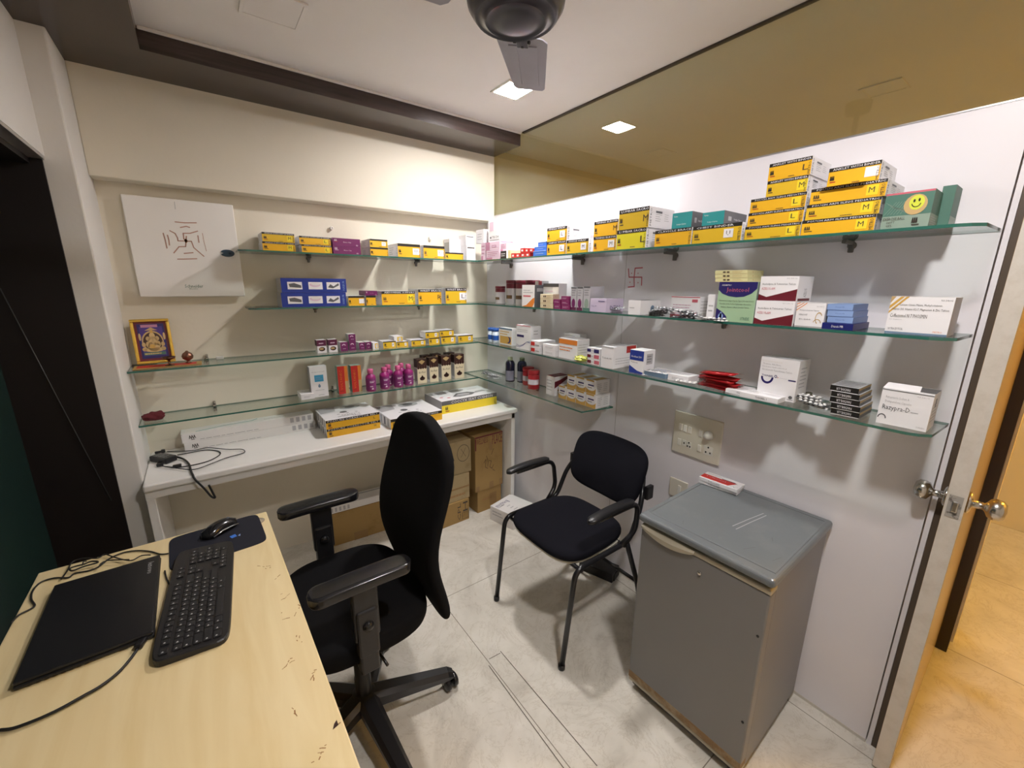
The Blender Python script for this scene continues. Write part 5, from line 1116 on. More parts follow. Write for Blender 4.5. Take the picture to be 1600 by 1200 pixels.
        F.rect(.78, .50, .97, .53, 'deepblue'); F.ell(.9, .11, .05, .04, 'dgrey'); F.rect(.82, .05, .97, .06, 'dgrey'); Rr.rect(0, 0, 1, 1, 'offw'); Rr.k = 2; Rr.lines(.2, .3, .8, .85, 6, 'side', .3, seed); T.lines(.1, .1, .9, .9, 4, 'grey', .2, seed)
    elif des == 'panta':
        F.rect(0, .08, 1, 1, 'black'); F.rect(0, 0, 1, .08, 'offw'); F.k = 2; F.text(.22, .28, .72, .72, 'PANTAVIL-LSR', 'white', 180); T.rect(0, 0, 1, 1, 'grey'); T.k = 2
        for k in range(4): T.rect(.1, .15 + k * .2, .9, .22 + k * .2, 'dgrey')
        Rr.rect(.0, .6, 1, 1, 'tan')
    elif des == 'razy':
        F.k = 2; F.text(.10, .72, .56, .80, 'Rabeprazole Sodium &', 'grey'); F.text(.10, .60, .62, .68, 'Domperidone Capsules', 'grey'); F.text(.07, .38, .62, .55, 'Razypra-D', 'dgrey'); F.lines(.64, .42, .8, .47, 1, 'grey', .4, seed); F.rect(0, .95, 1, .97, 'dgrey'); F.arc(.10, .16, .09, .12, .25, 'dgrey', 0, PI); F.text(.8, .06, .96, .10, 'SUPRABIO', 'grey'); F.text(.7, .87, .92, .90, 'RX DRUG', 'grey')
        Rr.lines(.15, .2, .85, .75, 6, 'grey', .25, seed); Rr.k = 2; Rr.rect(.35, .62, .5, .85, 'dgrey'); T.rect(.0, .12, 1, .95, 'dgrey')
        vs = [bm.verts.new(p) for p in ((-w / 2, 0, h), (w * .22, 0, h), (w * .20, .03, h + .012), (-w * .47, .03, h + .012))]; f = bm.faces.new(vs); f.material_index = S.idx('white')
    elif des == 'maroonside':
        F.k = 2; F.lines(.1, .2, .9, .85, 4, 'grey', .25, seed); Rr.poly([(0, .75), (.3, .8), (1, 1), (1, .85), (.5, .62), (0, .4)], 'maroon'); Rr.k = 2; Rr.poly([(.2, .3), (1, .6), (1, .4), (.3, .2)], 'gold'); Rr.lines(.2, .1, .8, .3, 2, 'grey', .3, seed); T.rect(0, 0, 1, 1, 'maroon')
    elif des == 'gold':
        F.rect(0, 0, 1, .42, 'gold'); F.rect(0, .88, .8, 1, 'gold'); F.k = 2; F.ell(.5, .48, .5, .26, 'white'); F.k = 3; F.rect(.2, .56, .8, .66, 'deepblue'); F.lines(.15, .36, .85, .5, 1, 'dgrey', .4, seed)
        Rr.lines(.1, .15, .45, .8, 5, 'side', .3, seed); Rr.lines(.55, .15, .9, .8, 5, 'side', .3, seed + 1); T.rect(.1, .1, .9, .9, 'gold'); T.k = 2; T.rect(.0, .0, .4, .9, 'white')
    elif des == 'posture':
        F.rect(0, 0, 1, 1, 'yellow'); F.rect(0, 1, 1, 1.0001, 'yellow'); F.k = 2; F.rect(0, .72, 1, 1, 'black'); F.k = 3
        F.text(.03, .76, .97, .96, a[0], 'white') if a[0] != 'LUMBAR SUPPORT AGE' else F.text(.55, .76, .92, .96, 'BACK SUPPORT BANDAGE', 'white')
        logo(F, .04, .12, .05, .5)
        if a[1]: F.text(.88, .3, .92, .56, a[1], 'ink')
        L.rect(.0, 0, 1, 1, 'offw'); L.k = 2
        for k in range(5): L.rect(.06 + k * .19, .1, .15 + k * .19, .9, 'dgrey' if k % 2 else 'grey')
        # lid picture: two people-less brace shapes, a pad and small captions
        T.rect(.0, .0, 1, 1, 'white'); T.k = 2; T.poly([(.02, .55), (.3, .62), (.35, .98), (.02, .98)], 'side'); T.ell(.62, .78, .2, .14, 'grey'); T.k = 3; T.ell(.62, .8, .1, .09, 'dgrey'); T.ell(.42, .46, .07, .07, 'dgrey'); T.text(.34, .2, .68, .26, 'Metro\'s', 'ink'); T.lines(.25, .12, .7, .17, 1, 'ink', .5, seed); T.text(.52, .04, .66, .12, 'LAGE', 'ink')
        for k in range(3): T.ell(.3 + k * .17, .34, .03, .025, 'grey')
    elif des == 'coccyx':
        F.rect(0, 0, 1, 1, 'brightyel'); F.k = 2; F.rect(0, .66, 1, 1, 'dgrey'); F.k = 3; F.text(.16, .71, .92, .93, 'COCCYX SEAT CUSHION', 'white'); logo(F, .06, .14, .05, .4); F.text(.955, .08, .98, .6, 'METRO', 'ink', 90)
        L.rect(0, 0, 1, 1, 'side'); T.k = 2
        # lid picture: grey cushion, wedge and small captions
        T.poly([(.28, .28), (.38, .18), (.6, .2), (.72, .34), (.62, .52), (.42, .54)], 'dgrey'); T.k = 3; T.poly([(.34, .30), (.42, .24), (.56, .26), (.62, .36), (.55, .44), (.42, .44)], 'side'); T.k = 2
        T.poly([(.70, .30), (.93, .36), (.9, .5), (.74, .46)], 'grey'); T.ell(.2, .78, .16, .1, 'side'); T.ell(.5, .8, .14, .1, 'grey'); T.ell(.2, .25, .03, .035, 'rose'); T.ell(.1, .35, .03, .035, 'rose'); T.lines(.7, .7, .9, .8, 2, 'grey', .3, seed)
    elif des == 'ball':
        F.rect(0, 0, 1, 1, 'greeng'); F.k = 2; F.rect(0, .36, 1, .95, 'greend'); F.rect(0, .95, 1, 1, 'rose'); F.k = 3
        for k in range(6): F.stroke([(.03 + k * .07, .40), (.25 + k * .06, .75)], .0006, 'greeng'); F.stroke([(.03 + k * .05, .75 - k * .05), (.5, .42 + k * .03)], .0006, 'greeng')
        F.k = 4; F.ell(.66, .63, .24, .28, 'tan'); F.k = 5; F.ell(.68, .68, .155, .20, 'chartreuse', 26); F.k = 6; F.ell(.625, .73, .022, .045, 'black'); F.ell(.725, .745, .022, .045, 'black'); F.arc(.675, .67, .10, .12, .18, 'black', PI * 1.05, PI * 1.95)
        F.text(.04, .24, .5, .32, 'EXERCISE BALL', 'ink'); F.text(.12, .15, .3, .21, 'SOFT', 'ink'); F.text(.12, .06, .26, .12, 'GEL', 'ink'); logo(F, .66, .06, .12, .2)
        Rr.rect(0, 0, 1, .36, 'greeng'); Rr.k = 2; Rr.lines(.1, .06, .9, .3, 4, 'side', .3, seed)
    elif des == 'greenplain':
        Rr.rect(0, 0, 1, .3, 'greeng')
    return bm, S
def make_cartons(rows):
    for i, (nm, label, cat, grp, x, y, z, w, d, h, rot, des, args) in enumerate(rows):
        bm, S = carton_mesh(w, d, h, des, args, i)
        me = bpy.data.meshes.new(nm); bm.to_mesh(me); bm.free()
        o = link(nm, me, S.mats()); o.location = (x, y, z); o.rotation_euler[2] = math.radians(rot)
        tag(o, label, cat, grp)
BOXES = [
('support_box', 'lower yellow support box at the far left end of the top far-wall shelf', 'box', 'support boxes on the top shelf of the far wall', -1.3383, -0.165, 1.7204, 0.1426, 0.15, 0.0431, 0, 'mc', ('ANKLE SUPPORT & WRAP', 'M')),
('support_box', 'upper yellow support box at the far left end of the top far-wall shelf', 'box', 'support boxes on the top shelf of the far wall', -1.3363, -0.165, 1.7641, 0.1418, 0.15, 0.0431, 0, 'mc', ('ANKLE SUPPORT & WRAP', 'M')),
('support_box', 'lower yellow support box of the pair just left of the purple boxes', 'box', 'support boxes on the top shelf of the far wall', -1.1638, -0.165, 1.7204, 0.1447, 0.15, 0.0401, 0, 'mc', ('ANKLE SUPPORT & WRAP', 'L')),
('support_box', 'upper yellow support box of the pair just left of the purple boxes', 'box', 'support boxes on the top shelf of the far wall', -1.169, -0.165, 1.7611, 0.1496, 0.15, 0.0401, 0, 'mc', ('ANKLE SUPPORT & WRAP', 'L')),
('knee_cap_box', 'lower purple knee cap box on the top far-wall shelf', 'box', 'purple knee cap boxes', -1.0113, -0.165, 1.7204, 0.1451, 0.14, 0.0411, 0, 'knee', ()),
('knee_cap_box', 'upper purple knee cap box, stacked on its twin on the top far-wall shelf', 'box', 'purple knee cap boxes', -1.0112, -0.165, 1.7621, 0.1443, 0.14, 0.0411, 0, 'knee', ()),
('support_box', 'small dull yellow box under the white-tagged one, right of the purple boxes', 'box', 'support boxes on the top shelf of the far wall', -0.8354, -0.165, 1.7204, 0.1017, 0.15, 0.0463, 0, 'mc', ('', '', 0)),
('support_box', 'small yellow box with a white size tag lying on another, right of the purple boxes', 'box', 'support boxes on the top shelf of the far wall', -0.8359, -0.165, 1.7673, 0.1012, 0.15, 0.0435, 0, 'mc', ('', 'U', 1)),
('support_box', 'yellow box with white tag and long white side, middle of the top far shelf', 'box', 'support boxes on the top shelf of the far wall', -0.6564, -0.165, 1.7204, 0.1391, 0.155, 0.0767, 0, 'mc', ('', 'U', 1)),
('support_box', 'second single yellow box with white tag, beside the low flat yellow one', 'box', 'support boxes on the top shelf of the far wall', -0.4941, -0.165, 1.7204, 0.1414, 0.155, 0.0757, 0, 'mc', ('', 'U', 1)),
('support_box', 'low flat yellow box in front of the white medicine carton near the corner', 'box', 'support boxes on the top shelf of the far wall', -0.3539, -0.165, 1.7204, 0.1277, 0.06, 0.0426, 0, 'mc', ('', '')),
('medicine_carton', 'white carton with grey printed side, standing behind the low flat yellow box', 'box', 'white medicine cartons in the corner of the top shelf', -0.289, -0.09, 1.7204, 0.1139, 0.08, 0.1329, 0, 'white', ('grid',)),
('medicine_carton', 'narrow white carton standing at the right end of the top far-wall shelf', 'box', 'white medicine cartons in the corner of the top shelf', -0.2317, -0.165, 1.7204, 0.0668, 0.09, 0.0935, 0, 'white', ('lines',)),
('medicine_carton', 'white carton lying on the narrow one, below the blue-topped carton', 'box', 'white medicine cartons in the corner of the top shelf', -0.2374, -0.165, 1.8145, 0.0612, 0.09, 0.0615, 0, 'white', ('lines',)),
('medicine_carton', 'white and pink carton standing lowest and leftmost in the corner pile', 'box', 'white medicine cartons in the corner of the top shelf', -0.185, -0.2421, 1.7204, 0.0522, 0.08, 0.1068, -90, 'pink', ('lines',)),
('medicine_carton', 'pale pink carton at the foot of the corner pile, left of the black-labelled one', 'box', 'white medicine cartons in the corner of the top shelf', -0.19, -0.3587, 1.7204, 0.1483, 0.1, 0.0554, -90, 'pink', ('lines',)),
('medicine_carton', 'pale pink carton in the middle of the corner pile, under the tall white carton', 'box', 'white medicine cartons in the corner of the top shelf', -0.19, -0.3552, 1.7764, 0.1549, 0.1, 0.048, -90, 'pink', ('logo',)),
('medicine_carton', 'small white carton with blue top, left of the tall white carton in the corner', 'box', 'white medicine cartons in the corner of the top shelf', -0.185, -0.2012, 1.8278, 0.0917, 0.07, 0.0828, -90, 'navytop', ()),
('medicine_carton', 'tall white carton crowning the corner pile at the right end', 'box', 'white medicine cartons in the corner of the top shelf', -0.185, -0.3695, 1.8251, 0.1387, 0.1, 0.1285, -90, 'white', ('logo',)),
('medicine_carton', 'black-labelled small carton at the foot of the corner pile', 'box', 'white medicine cartons in the corner of the top shelf', -0.19, -0.4717, 1.7204, 0.0619, 0.08, 0.0447, -90, 'blacktag', ()),
('medicine_carton', 'pink carton over the black-labelled one in the corner pile', 'box', 'white medicine cartons in the corner of the top shelf', -0.185, -0.4627, 1.7657, 0.0652, 0.08, 0.0428, -90, 'pink', ('lines',)),
('medicine_carton', 'small pale yellow carton between the corner pile and the red boxes', 'box', 'white medicine cartons in the corner of the top shelf', -0.18, -0.5137, 1.7204, 0.0278, 0.1, 0.0474, -90, 'cream', ()),
('small_red_box', 'first small red box of the low row, nearest the corner pile', 'box', 'small red boxes on the top shelf', -0.185, -0.5618, 1.7204, 0.0395, 0.05, 0.0268, -90, 'red', ()),
('small_red_box', 'second small red box of the low row from the corner', 'box', 'small red boxes on the top shelf', -0.185, -0.6071, 1.7204, 0.0414, 0.05, 0.0245, -90, 'red', ()),
('small_red_box', 'third red box of the low row, under a stacked one', 'box', 'small red boxes on the top shelf', -0.185, -0.6545, 1.7204, 0.0401, 0.05, 0.0245, -90, 'red', ()),
('small_red_box', 'fourth red box of the low row, beside the blue boxes', 'box', 'small red boxes on the top shelf', -0.185, -0.698, 1.7204, 0.0389, 0.05, 0.0231, -90, 'red', ()),
('small_red_box', 'left red box of the upper three', 'box', 'small red boxes on the top shelf', -0.185, -0.6495, 1.7454, 0.0371, 0.05, 0.0245, -90, 'red', ()),
('small_red_box', 'middle red box of the upper three', 'box', 'small red boxes on the top shelf', -0.185, -0.6894, 1.7441, 0.0321, 0.05, 0.0231, -90, 'red', ()),
('small_red_box', 'right red box of the upper three, next to the blue boxes', 'box', 'small red boxes on the top shelf', -0.185, -0.7288, 1.7441, 0.0374, 0.05, 0.0198, -90, 'red', ()),
('blue_box', 'lowest of the three stacked bright blue boxes on the top shelf', 'box', 'blue boxes beside the first yellow stack', -0.185, -0.8007, 1.7204, 0.1082, 0.08, 0.0279, -90, 'bluebox', ()),
('blue_box', 'middle of the three stacked bright blue boxes on the top shelf', 'box', 'blue boxes beside the first yellow stack', -0.18, -0.7993, 1.7489, 0.0972, 0.08, 0.0212, -90, 'bluebox', ()),
('blue_box', 'topmost of the three stacked bright blue boxes on the top shelf', 'box', 'blue boxes beside the first yellow stack', -0.175, -0.8076, 1.7707, 0.0673, 0.07, 0.023, -90, 'bluebox', ()),
('support_box', 'lower yellow box with white L tag beside the blue boxes', 'box', 'yellow support boxes along the top right shelf', -0.185, -0.9321, 1.7204, 0.142, 0.17, 0.0668, -90, 'mc', ('ANKLE WRAP', 'L', 1)),
('support_box', 'upper yellow box with white L tag and long white side, above the blue boxes', 'box', 'yellow support boxes along the top right shelf', -0.185, -0.9324, 1.7878, 0.148, 0.17, 0.0668, -90, 'mc', ('ANKLE WRAP', 'L', 1)),
('support_box', 'single yellow box with white M tag between two stacks on the top shelf', 'box', 'yellow support boxes along the top right shelf', -0.185, -1.082, 1.7204, 0.1462, 0.17, 0.0634, -90, 'mc', ('ANKLE WRAP', 'M', 1)),
('support_box', 'lower yellow box of the stack left of the biggest yellow pair', 'box', 'yellow support boxes along the top right shelf', -0.185, -1.2531, 1.7204, 0.133, 0.17, 0.0651, -90, 'mc', ('TENNIS ELBOW', 'M', 1)),
('support_box', 'upper yellow box of the stack left of the biggest yellow pair', 'box', 'yellow support boxes along the top right shelf', -0.185, -1.2551, 1.786, 0.1388, 0.17, 0.0651, -90, 'mc', ('TENNIS ELBOW', 'M')),
('support_box', 'lower big yellow-green box of the tall pair near the wall seam', 'box', 'yellow support boxes along the top right shelf', -0.188, -1.4003, 1.7204, 0.1503, 0.175, 0.0804, -90, 'mcb', ('LUMBAR SACRO', 'L')),
('support_box', 'upper big mustard box of the tall pair near the wall seam', 'box', 'yellow support boxes along the top right shelf', -0.188, -1.4065, 1.8014, 0.1522, 0.175, 0.0804, -90, 'mcb', ('LUMBAR SACRO', 'M')),
('support_box', 'long yellow clavicle brace box under a teal box', 'box', 'yellow support boxes along the top right shelf', -0.19, -1.5991, 1.7204, 0.1566, 0.12, 0.0614, -90, 'mc', ('CLAVICLE BRACE', '')),
('support_box', 'long yellow chest binder box with white U tag under the right teal box', 'box', 'yellow support boxes along the top right shelf', -0.192, -1.7718, 1.7204, 0.1764, 0.15, 0.0598, -90, 'mc', ('CHEST BINDER', 'U', 1)),
('teal_box', 'left teal box with dark side lying on the yellow boxes', 'box', 'teal boxes', -0.19, -1.6323, 1.7824, 0.0809, 0.1, 0.0555, -90, 'teal', ()),
('teal_box', 'right teal box with long dark side lying on the chest binder box', 'box', 'teal boxes', -0.19, -1.7537, 1.7808, 0.0795, 0.16, 0.0445, -90, 'teal', ()),
('arm_sling_box', 'size L yellow arm sling box, lowest of three in the left stack', 'box', 'arm sling boxes stacked at the right of the top shelf', -0.19, -1.9528, 1.7204, 0.1639, 0.17, 0.0415, -90, 'mc', ('POUCH ARM SLING PEDIATRIC', 'L')),
('arm_sling_box', 'size L yellow arm sling box, middle of three in the left stack', 'box', 'arm sling boxes stacked at the right of the top shelf', -0.19, -1.9562, 1.7625, 0.1614, 0.17, 0.0415, -90, 'mc', ('POUCH ARM SLING PEDIATRIC', 'L')),
('arm_sling_box', 'size L yellow arm sling box, topmost of three in the left stack', 'box', 'arm sling boxes stacked at the right of the top shelf', -0.19, -1.9574, 1.8046, 0.1594, 0.17, 0.0415, -90, 'mc', ('POUCH ARM SLING PEDIATRIC', 'L')),
('anklet_box', 'size M yellow anklet box on the left arm sling stack', 'box', 'arm sling boxes stacked at the right of the top shelf', -0.19, -1.9778, 1.8473, 0.1129, 0.15, 0.046, -90, 'mc', ('ANKLET WITH BINDER', 'M')),
('anklet_box', 'size L yellow anklet box topping the left arm sling stack', 'box', 'arm sling boxes stacked at the right of the top shelf', -0.19, -1.9788, 1.8939, 0.1166, 0.15, 0.0497, -90, 'mc', ('ANKLET WITH BINDER', 'L')),
('arm_sling_box', 'size M yellow arm sling box, lowest of three in the right stack', 'box', 'arm sling boxes stacked at the right of the top shelf', -0.193, -2.126, 1.7204, 0.1746, 0.17, 0.0425, -90, 'mc', ('POUCH ARM SLING PEDIATRIC', 'M')),
('arm_sling_box', 'size M yellow arm sling box, middle of three in the right stack', 'box', 'arm sling boxes stacked at the right of the top shelf', -0.193, -2.131, 1.7635, 0.1729, 0.17, 0.0425, -90, 'mc', ('POUCH ARM SLING PEDIATRIC', 'M')),
('arm_sling_box', 'size M yellow arm sling box, topmost of three in the right stack', 'box', 'arm sling boxes stacked at the right of the top shelf', -0.193, -2.1363, 1.8065, 0.1737, 0.17, 0.0425, -90, 'mc', ('POUCH ARM SLING PEDIATRIC', 'M')),
('anklet_box', 'yellow anklet box with blank white tag and hanging open flap, topmost of the right stack', 'box', 'arm sling boxes stacked at the right of the top shelf', -0.18, -2.1407, 1.8502, 0.1177, 0.15, 0.0505, -90, 'mcopen', ('ANKLET WITH BINDER', 'W')),
('exercise_ball_box', 'green exercise ball box with a smiling yellow ball printed on it', 'box', 'exercise ball boxes', -0.192, -2.2734, 1.7204, 0.0939, 0.09, 0.0882, -90, 'ball', ()),
('exercise_ball_box', 'plain-sided grey green box standing close behind the smiling ball box', 'box', 'exercise ball boxes', -0.09, -2.3279, 1.7204, 0.0254, 0.08, 0.1074, -90, 'greenplain', ()),
('support_box', 'lower of the two long blue boxes with three pictures', 'box', 'long blue boxes on the second far shelf', -1.197, -0.165, 1.4474, 0.3176, 0.15, 0.0721, 0, 'bluelong', ()),
('support_box', 'upper of the two long blue boxes with three pictures', 'box', 'long blue boxes on the second far shelf', -1.1911, -0.165, 1.5202, 0.3185, 0.15, 0.0721, 0, 'bluelong', ()),
('support_box', 'small yellow box with white tag touching the long blue boxes', 'box', 'yellow boxes on the second far shelf', -0.9831, -0.165, 1.4474, 0.087, 0.12, 0.053, 0, 'mc', ('', 'W', 1)),
('support_box', 'tiny yellow box under the purple one on the second far shelf', 'box', 'yellow boxes on the second far shelf', -0.9015, -0.165, 1.4474, 0.0557, 0.12, 0.0539, 0, 'mc', ('', '')),
('purple_box', 'small purple box lying on a tiny yellow box', 'box', None, -0.8966, -0.165, 1.5019, 0.0683, 0.12, 0.026, 0, 'knee', ()),
('support_box', 'longest yellow box on the second far shelf, right of the purple one', 'box', 'yellow boxes on the second far shelf', -0.7359, -0.165, 1.4474, 0.2055, 0.15, 0.0785, 0, 'mc', ('ABDOMINAL SUPPORT', 'M')),
('support_box', 'yellow box in the middle of the last three on the second far shelf', 'box', 'yellow boxes on the second far shelf', -0.5331, -0.165, 1.4474, 0.1559, 0.15, 0.0895, 0, 'mc', ('WRIST BRACE', 'R')),
('support_box', 'yellow box at the right end of the second far shelf', 'box', 'yellow boxes on the second far shelf', -0.3481, -0.165, 1.4474, 0.1526, 0.15, 0.0976, 0, 'mc', ('WRIST BRACE', 'L', 1)),
('small_carton', 'left one of two small maroon-topped white cartons on the third far shelf', 'box', 'maroon and white bottles cartons on the third far shelf', -1.1804, -0.13, 1.1904, 0.0471, 0.05, 0.0717, 0, 'choc', ()),
('small_carton', 'right one of two small maroon-topped white cartons on the third far shelf', 'box', 'maroon and white bottles cartons on the third far shelf', -1.1213, -0.13, 1.1904, 0.0451, 0.05, 0.071, 0, 'choc', ()),
('small_purple_carton', 'small purple carton left of the two-high purple stack', 'box', 'small purple cartons on the third far shelf', -1.0613, -0.13, 1.1904, 0.0412, 0.06, 0.0521, 0, 'purp', ()),
('small_purple_carton', 'lower carton of the two-high small purple stack', 'box', 'small purple cartons on the third far shelf', -1.0149, -0.13, 1.1904, 0.0385, 0.06, 0.054, 0, 'purp', ()),
('small_purple_carton', 'upper carton of the two-high small purple stack', 'box', 'small purple cartons on the third far shelf', -1.0141, -0.13, 1.245, 0.0383, 0.06, 0.0397, 0, 'purp', ()),
('small_purple_carton', 'small purple carton with white side right of the stack', 'box', 'small purple cartons on the third far shelf', -0.9609, -0.13, 1.1904, 0.034, 0.07, 0.0425, 0, 'purp', ()),
('small_purple_carton', 'rightmost small purple carton, beside the little white one', 'box', 'small purple cartons on the third far shelf', -0.9226, -0.13, 1.1904, 0.0328, 0.07, 0.0433, 0, 'purp', ()),
('small_carton', 'tiny white carton beside the purple cartons', 'box', 'small yellow and white cartons on the third far shelf', -0.8874, -0.15, 1.1904, 0.0332, 0.09, 0.0373, 0, 'wy', ()),
('small_carton', 'yellow and white carton left of the stacked pair on the third far shelf', 'box', 'small yellow and white cartons on the third far shelf', -0.8033, -0.15, 1.1904, 0.0783, 0.09, 0.0404, 0, 'my', ()),
('small_carton', 'yellow carton under a white one on the third far shelf', 'box', 'small yellow and white cartons on the third far shelf', -0.7224, -0.15, 1.1904, 0.0731, 0.09, 0.0323, 0, 'my', ()),
('small_carton', 'white carton lying askew on a yellow one on the third far shelf', 'box', 'small yellow and white cartons on the third far shelf', -0.7452, -0.15, 1.2233, 0.0558, 0.09, 0.0335, 0, 'wy', ()),
('small_carton', 'flat yellow carton left of the last yellow stacks', 'box', 'small yellow and white cartons on the third far shelf', -0.6166, -0.15, 1.1904, 0.094, 0.09, 0.0353, 0, 'my', ()),
('small_carton', 'lower yellow carton of the first stack at the shelf end', 'box', 'small yellow and white cartons on the third far shelf', -0.5071, -0.15, 1.1904, 0.0737, 0.09, 0.0411, 0, 'my', ()),
('small_carton', 'upper yellow carton of the first stack at the shelf end', 'box', 'small yellow and white cartons on the third far shelf', -0.52, -0.15, 1.2321, 0.0932, 0.09, 0.0396, 0, 'my', ()),
('small_carton', 'lower yellow carton of the second stack at the shelf end', 'box', 'small yellow and white cartons on the third far shelf', -0.4048, -0.15, 1.1904, 0.1055, 0.09, 0.0457, 0, 'my', ()),
('small_carton', 'upper yellow carton of the second stack at the shelf end', 'box', 'small yellow and white cartons on the third far shelf', -0.4163, -0.15, 1.2367, 0.1022, 0.09, 0.0395, 0, 'my', ()),
('small_carton', 'last yellow carton at the right end of the third far shelf', 'box', 'small yellow and white cartons on the third far shelf', -0.2743, -0.15, 1.1904, 0.114, 0.09, 0.0438, 0, 'my', ()),
('small_white_carton', 'small white carton lying left of the tall white dropper carton', 'box', None, -1.2809, -0.15, 0.9444, 0.0669, 0.11, 0.0299, 0, 'whiteplain', ()),
('dropper_carton', 'tall white carton with a blue label and a drop printed on it', 'box', None, -1.2129, -0.13, 0.9444, 0.0883, 0.05, 0.1733, 0, 'drop', ()),
('red_orange_carton', 'left tall red carton with an orange strip', 'box', 'red and orange tubes cartons', -1.0861, -0.14, 0.9444, 0.0561, 0.05, 0.1628, 0, 'redor', ()),
('red_orange_carton', 'right tall red carton with an orange strip', 'box', 'red and orange tubes cartons', -1.0104, -0.14, 0.9444, 0.0564, 0.05, 0.1582, 0, 'redor', ()),
('cream_carton', 'first cream carton with dark brown top, in the front row counted from the pink bottles', 'box', 'brown topped cartons beside the pink bottles', -0.6031, -0.155, 0.9444, 0.0634, 0.05, 0.1579, 0, 'brown', ()),
('cream_carton', 'second cream carton with dark brown top, in the front row counted from the pink bottles', 'box', 'brown topped cartons beside the pink bottles', -0.5193, -0.155, 0.9444, 0.0611, 0.05, 0.1599, 0, 'brown', ()),
('cream_carton', 'third cream carton with dark brown top, in the front row counted from the pink bottles', 'box', 'brown topped cartons beside the pink bottles', -0.4298, -0.155, 0.9444, 0.0683, 0.05, 0.1643, 0, 'brown', ()),
('cream_carton', 'last cream carton with dark brown top, in the front row counted from the pink bottles', 'box', 'brown topped cartons beside the pink bottles', -0.3307, -0.155, 0.9444, 0.0737, 0.05, 0.1639, 0, 'brown', ()),
('cream_carton', 'leftmost of the three brown-topped cartons standing in the back row', 'box', 'brown topped cartons beside the pink bottles', -0.533, -0.085, 0.9444, 0.0592, 0.05, 0.1659, 0, 'brown', ()),
('cream_carton', 'middle of the three brown-topped cartons standing in the back row', 'box', 'brown topped cartons beside the pink bottles', -0.461, -0.085, 0.9444, 0.0587, 0.05, 0.1677, 0, 'brown', ()),
('cream_carton', 'rightmost of the three brown-topped cartons standing in the back row', 'box', 'brown topped cartons beside the pink bottles', -0.357, -0.085, 0.9444, 0.0588, 0.05, 0.1669, 0, 'brown', ()),
('capsule_carton', 'grey carton with orange swoosh and black side near the corner', 'box', None, -0.175, -0.6965, 1.4474, 0.1137, 0.08, 0.1213, -90, 'capsule', ()),
('medicine_carton', 'white carton with a dark lid strip standing behind the cream cartons', 'box', None, -0.13, -0.8375, 1.4474, 0.1267, 0.06, 0.1292, -90, 'pinkw', ()),
('medicine_carton', 'grey and red carton standing behind the orange swoosh carton', 'box', None, -0.09, -0.6848, 1.4474, 0.0603, 0.05, 0.1439, -90, 'grayred', ()),
('cream_flat_carton', 'lowest of three stacked cream cartons by the magenta ones', 'box', 'cream cartons on the second right shelf', -0.185, -0.8685, 1.4474, 0.1039, 0.045, 0.0242, -90, 'creamp', ()),
('cream_flat_carton', 'middle of three stacked cream cartons by the magenta ones', 'box', 'cream cartons on the second right shelf', -0.185, -0.8671, 1.4722, 0.1036, 0.045, 0.0242, -90, 'creamp', ()),
('cream_flat_carton', 'topmost of three stacked cream cartons by the magenta ones', 'box', 'cream cartons on the second right shelf', -0.185, -0.8663, 1.4969, 0.1034, 0.045, 0.0242, -90, 'creamp', ()),
('magenta_carton', 'lower magenta carton touching the cream ones', 'box', 'magenta cartons on the second right shelf', -0.188, -0.9566, 1.4474, 0.0531, 0.05, 0.0237, -90, 'magenta', ()),
('magenta_carton', 'upper magenta carton touching the cream ones', 'box', 'magenta cartons on the second right shelf', -0.188, -0.9526, 1.4717, 0.0531, 0.05, 0.0237, -90, 'magenta', ()),
('magenta_carton', 'lowest magenta carton of the three-high stack', 'box', 'magenta cartons on the second right shelf', -0.188, -1.0193, 1.4474, 0.0602, 0.05, 0.0216, -90, 'magenta', ()),
('magenta_carton', 'middle magenta carton of the three-high stack', 'box', 'magenta cartons on the second right shelf', -0.188, -1.016, 1.4696, 0.0587, 0.05, 0.0216, -90, 'magenta', ()),
('magenta_carton', 'top magenta carton of the three-high stack', 'box', 'magenta cartons on the second right shelf', -0.188, -1.0138, 1.4919, 0.0563, 0.05, 0.0216, -90, 'magenta', ()),
('upright_carton', 'upright grey white carton with purple foot beside the magenta stack', 'box', 'upright grey white cartons on the second right shelf', -0.18, -1.0673, 1.4474, 0.0389, 0.1, 0.1122, -90, 'purplefoot', (0,)),
('upright_carton', 'upright grey white carton with purple foot, second from the magenta stack', 'box', 'upright grey white cartons on the second right shelf', -0.18, -1.1103, 1.4474, 0.0376, 0.1, 0.1126, -90, 'purplefoot', (1,)),
('upright_carton', 'wider upright grey white carton with green foot left of the lilac carton', 'box', 'upright grey white cartons on the second right shelf', -0.18, -1.1555, 1.4474, 0.0426, 0.1, 0.116, -90, 'purplefoot', (2,)),
('lilac_carton', 'pale lilac carton left of the blister strips on the second right shelf', 'box', None, -0.19, -1.2405, 1.4474, 0.1004, 0.12, 0.0614, -90, 'lilac', ()),
('white_open_carton', 'small white carton with an open top between two heaps of strips', 'box', None, -0.188, -1.4451, 1.4474, 0.0626, 0.14, 0.0598, -90, 'whiteb', ()),
('pink_white_carton', 'white carton with pink printing behind the dark tablet strips', 'box', None, -0.12, -1.638, 1.4474, 0.1246, 0.09, 0.0798, -90, 'pinkwhite', ()),
('narrow_white_carton', 'narrow plain white carton left of the green and navy carton', 'box', None, -0.15, -1.7621, 1.4474, 0.0276, 0.05, 0.0916, -90, 'whiteplain', ()),
('joint_tablet_carton', 'large pale green carton with a navy arched top', 'box', None, -0.185, -1.8683, 1.4474, 0.1306, 0.12, 0.1368, -90, 'joint', ()),
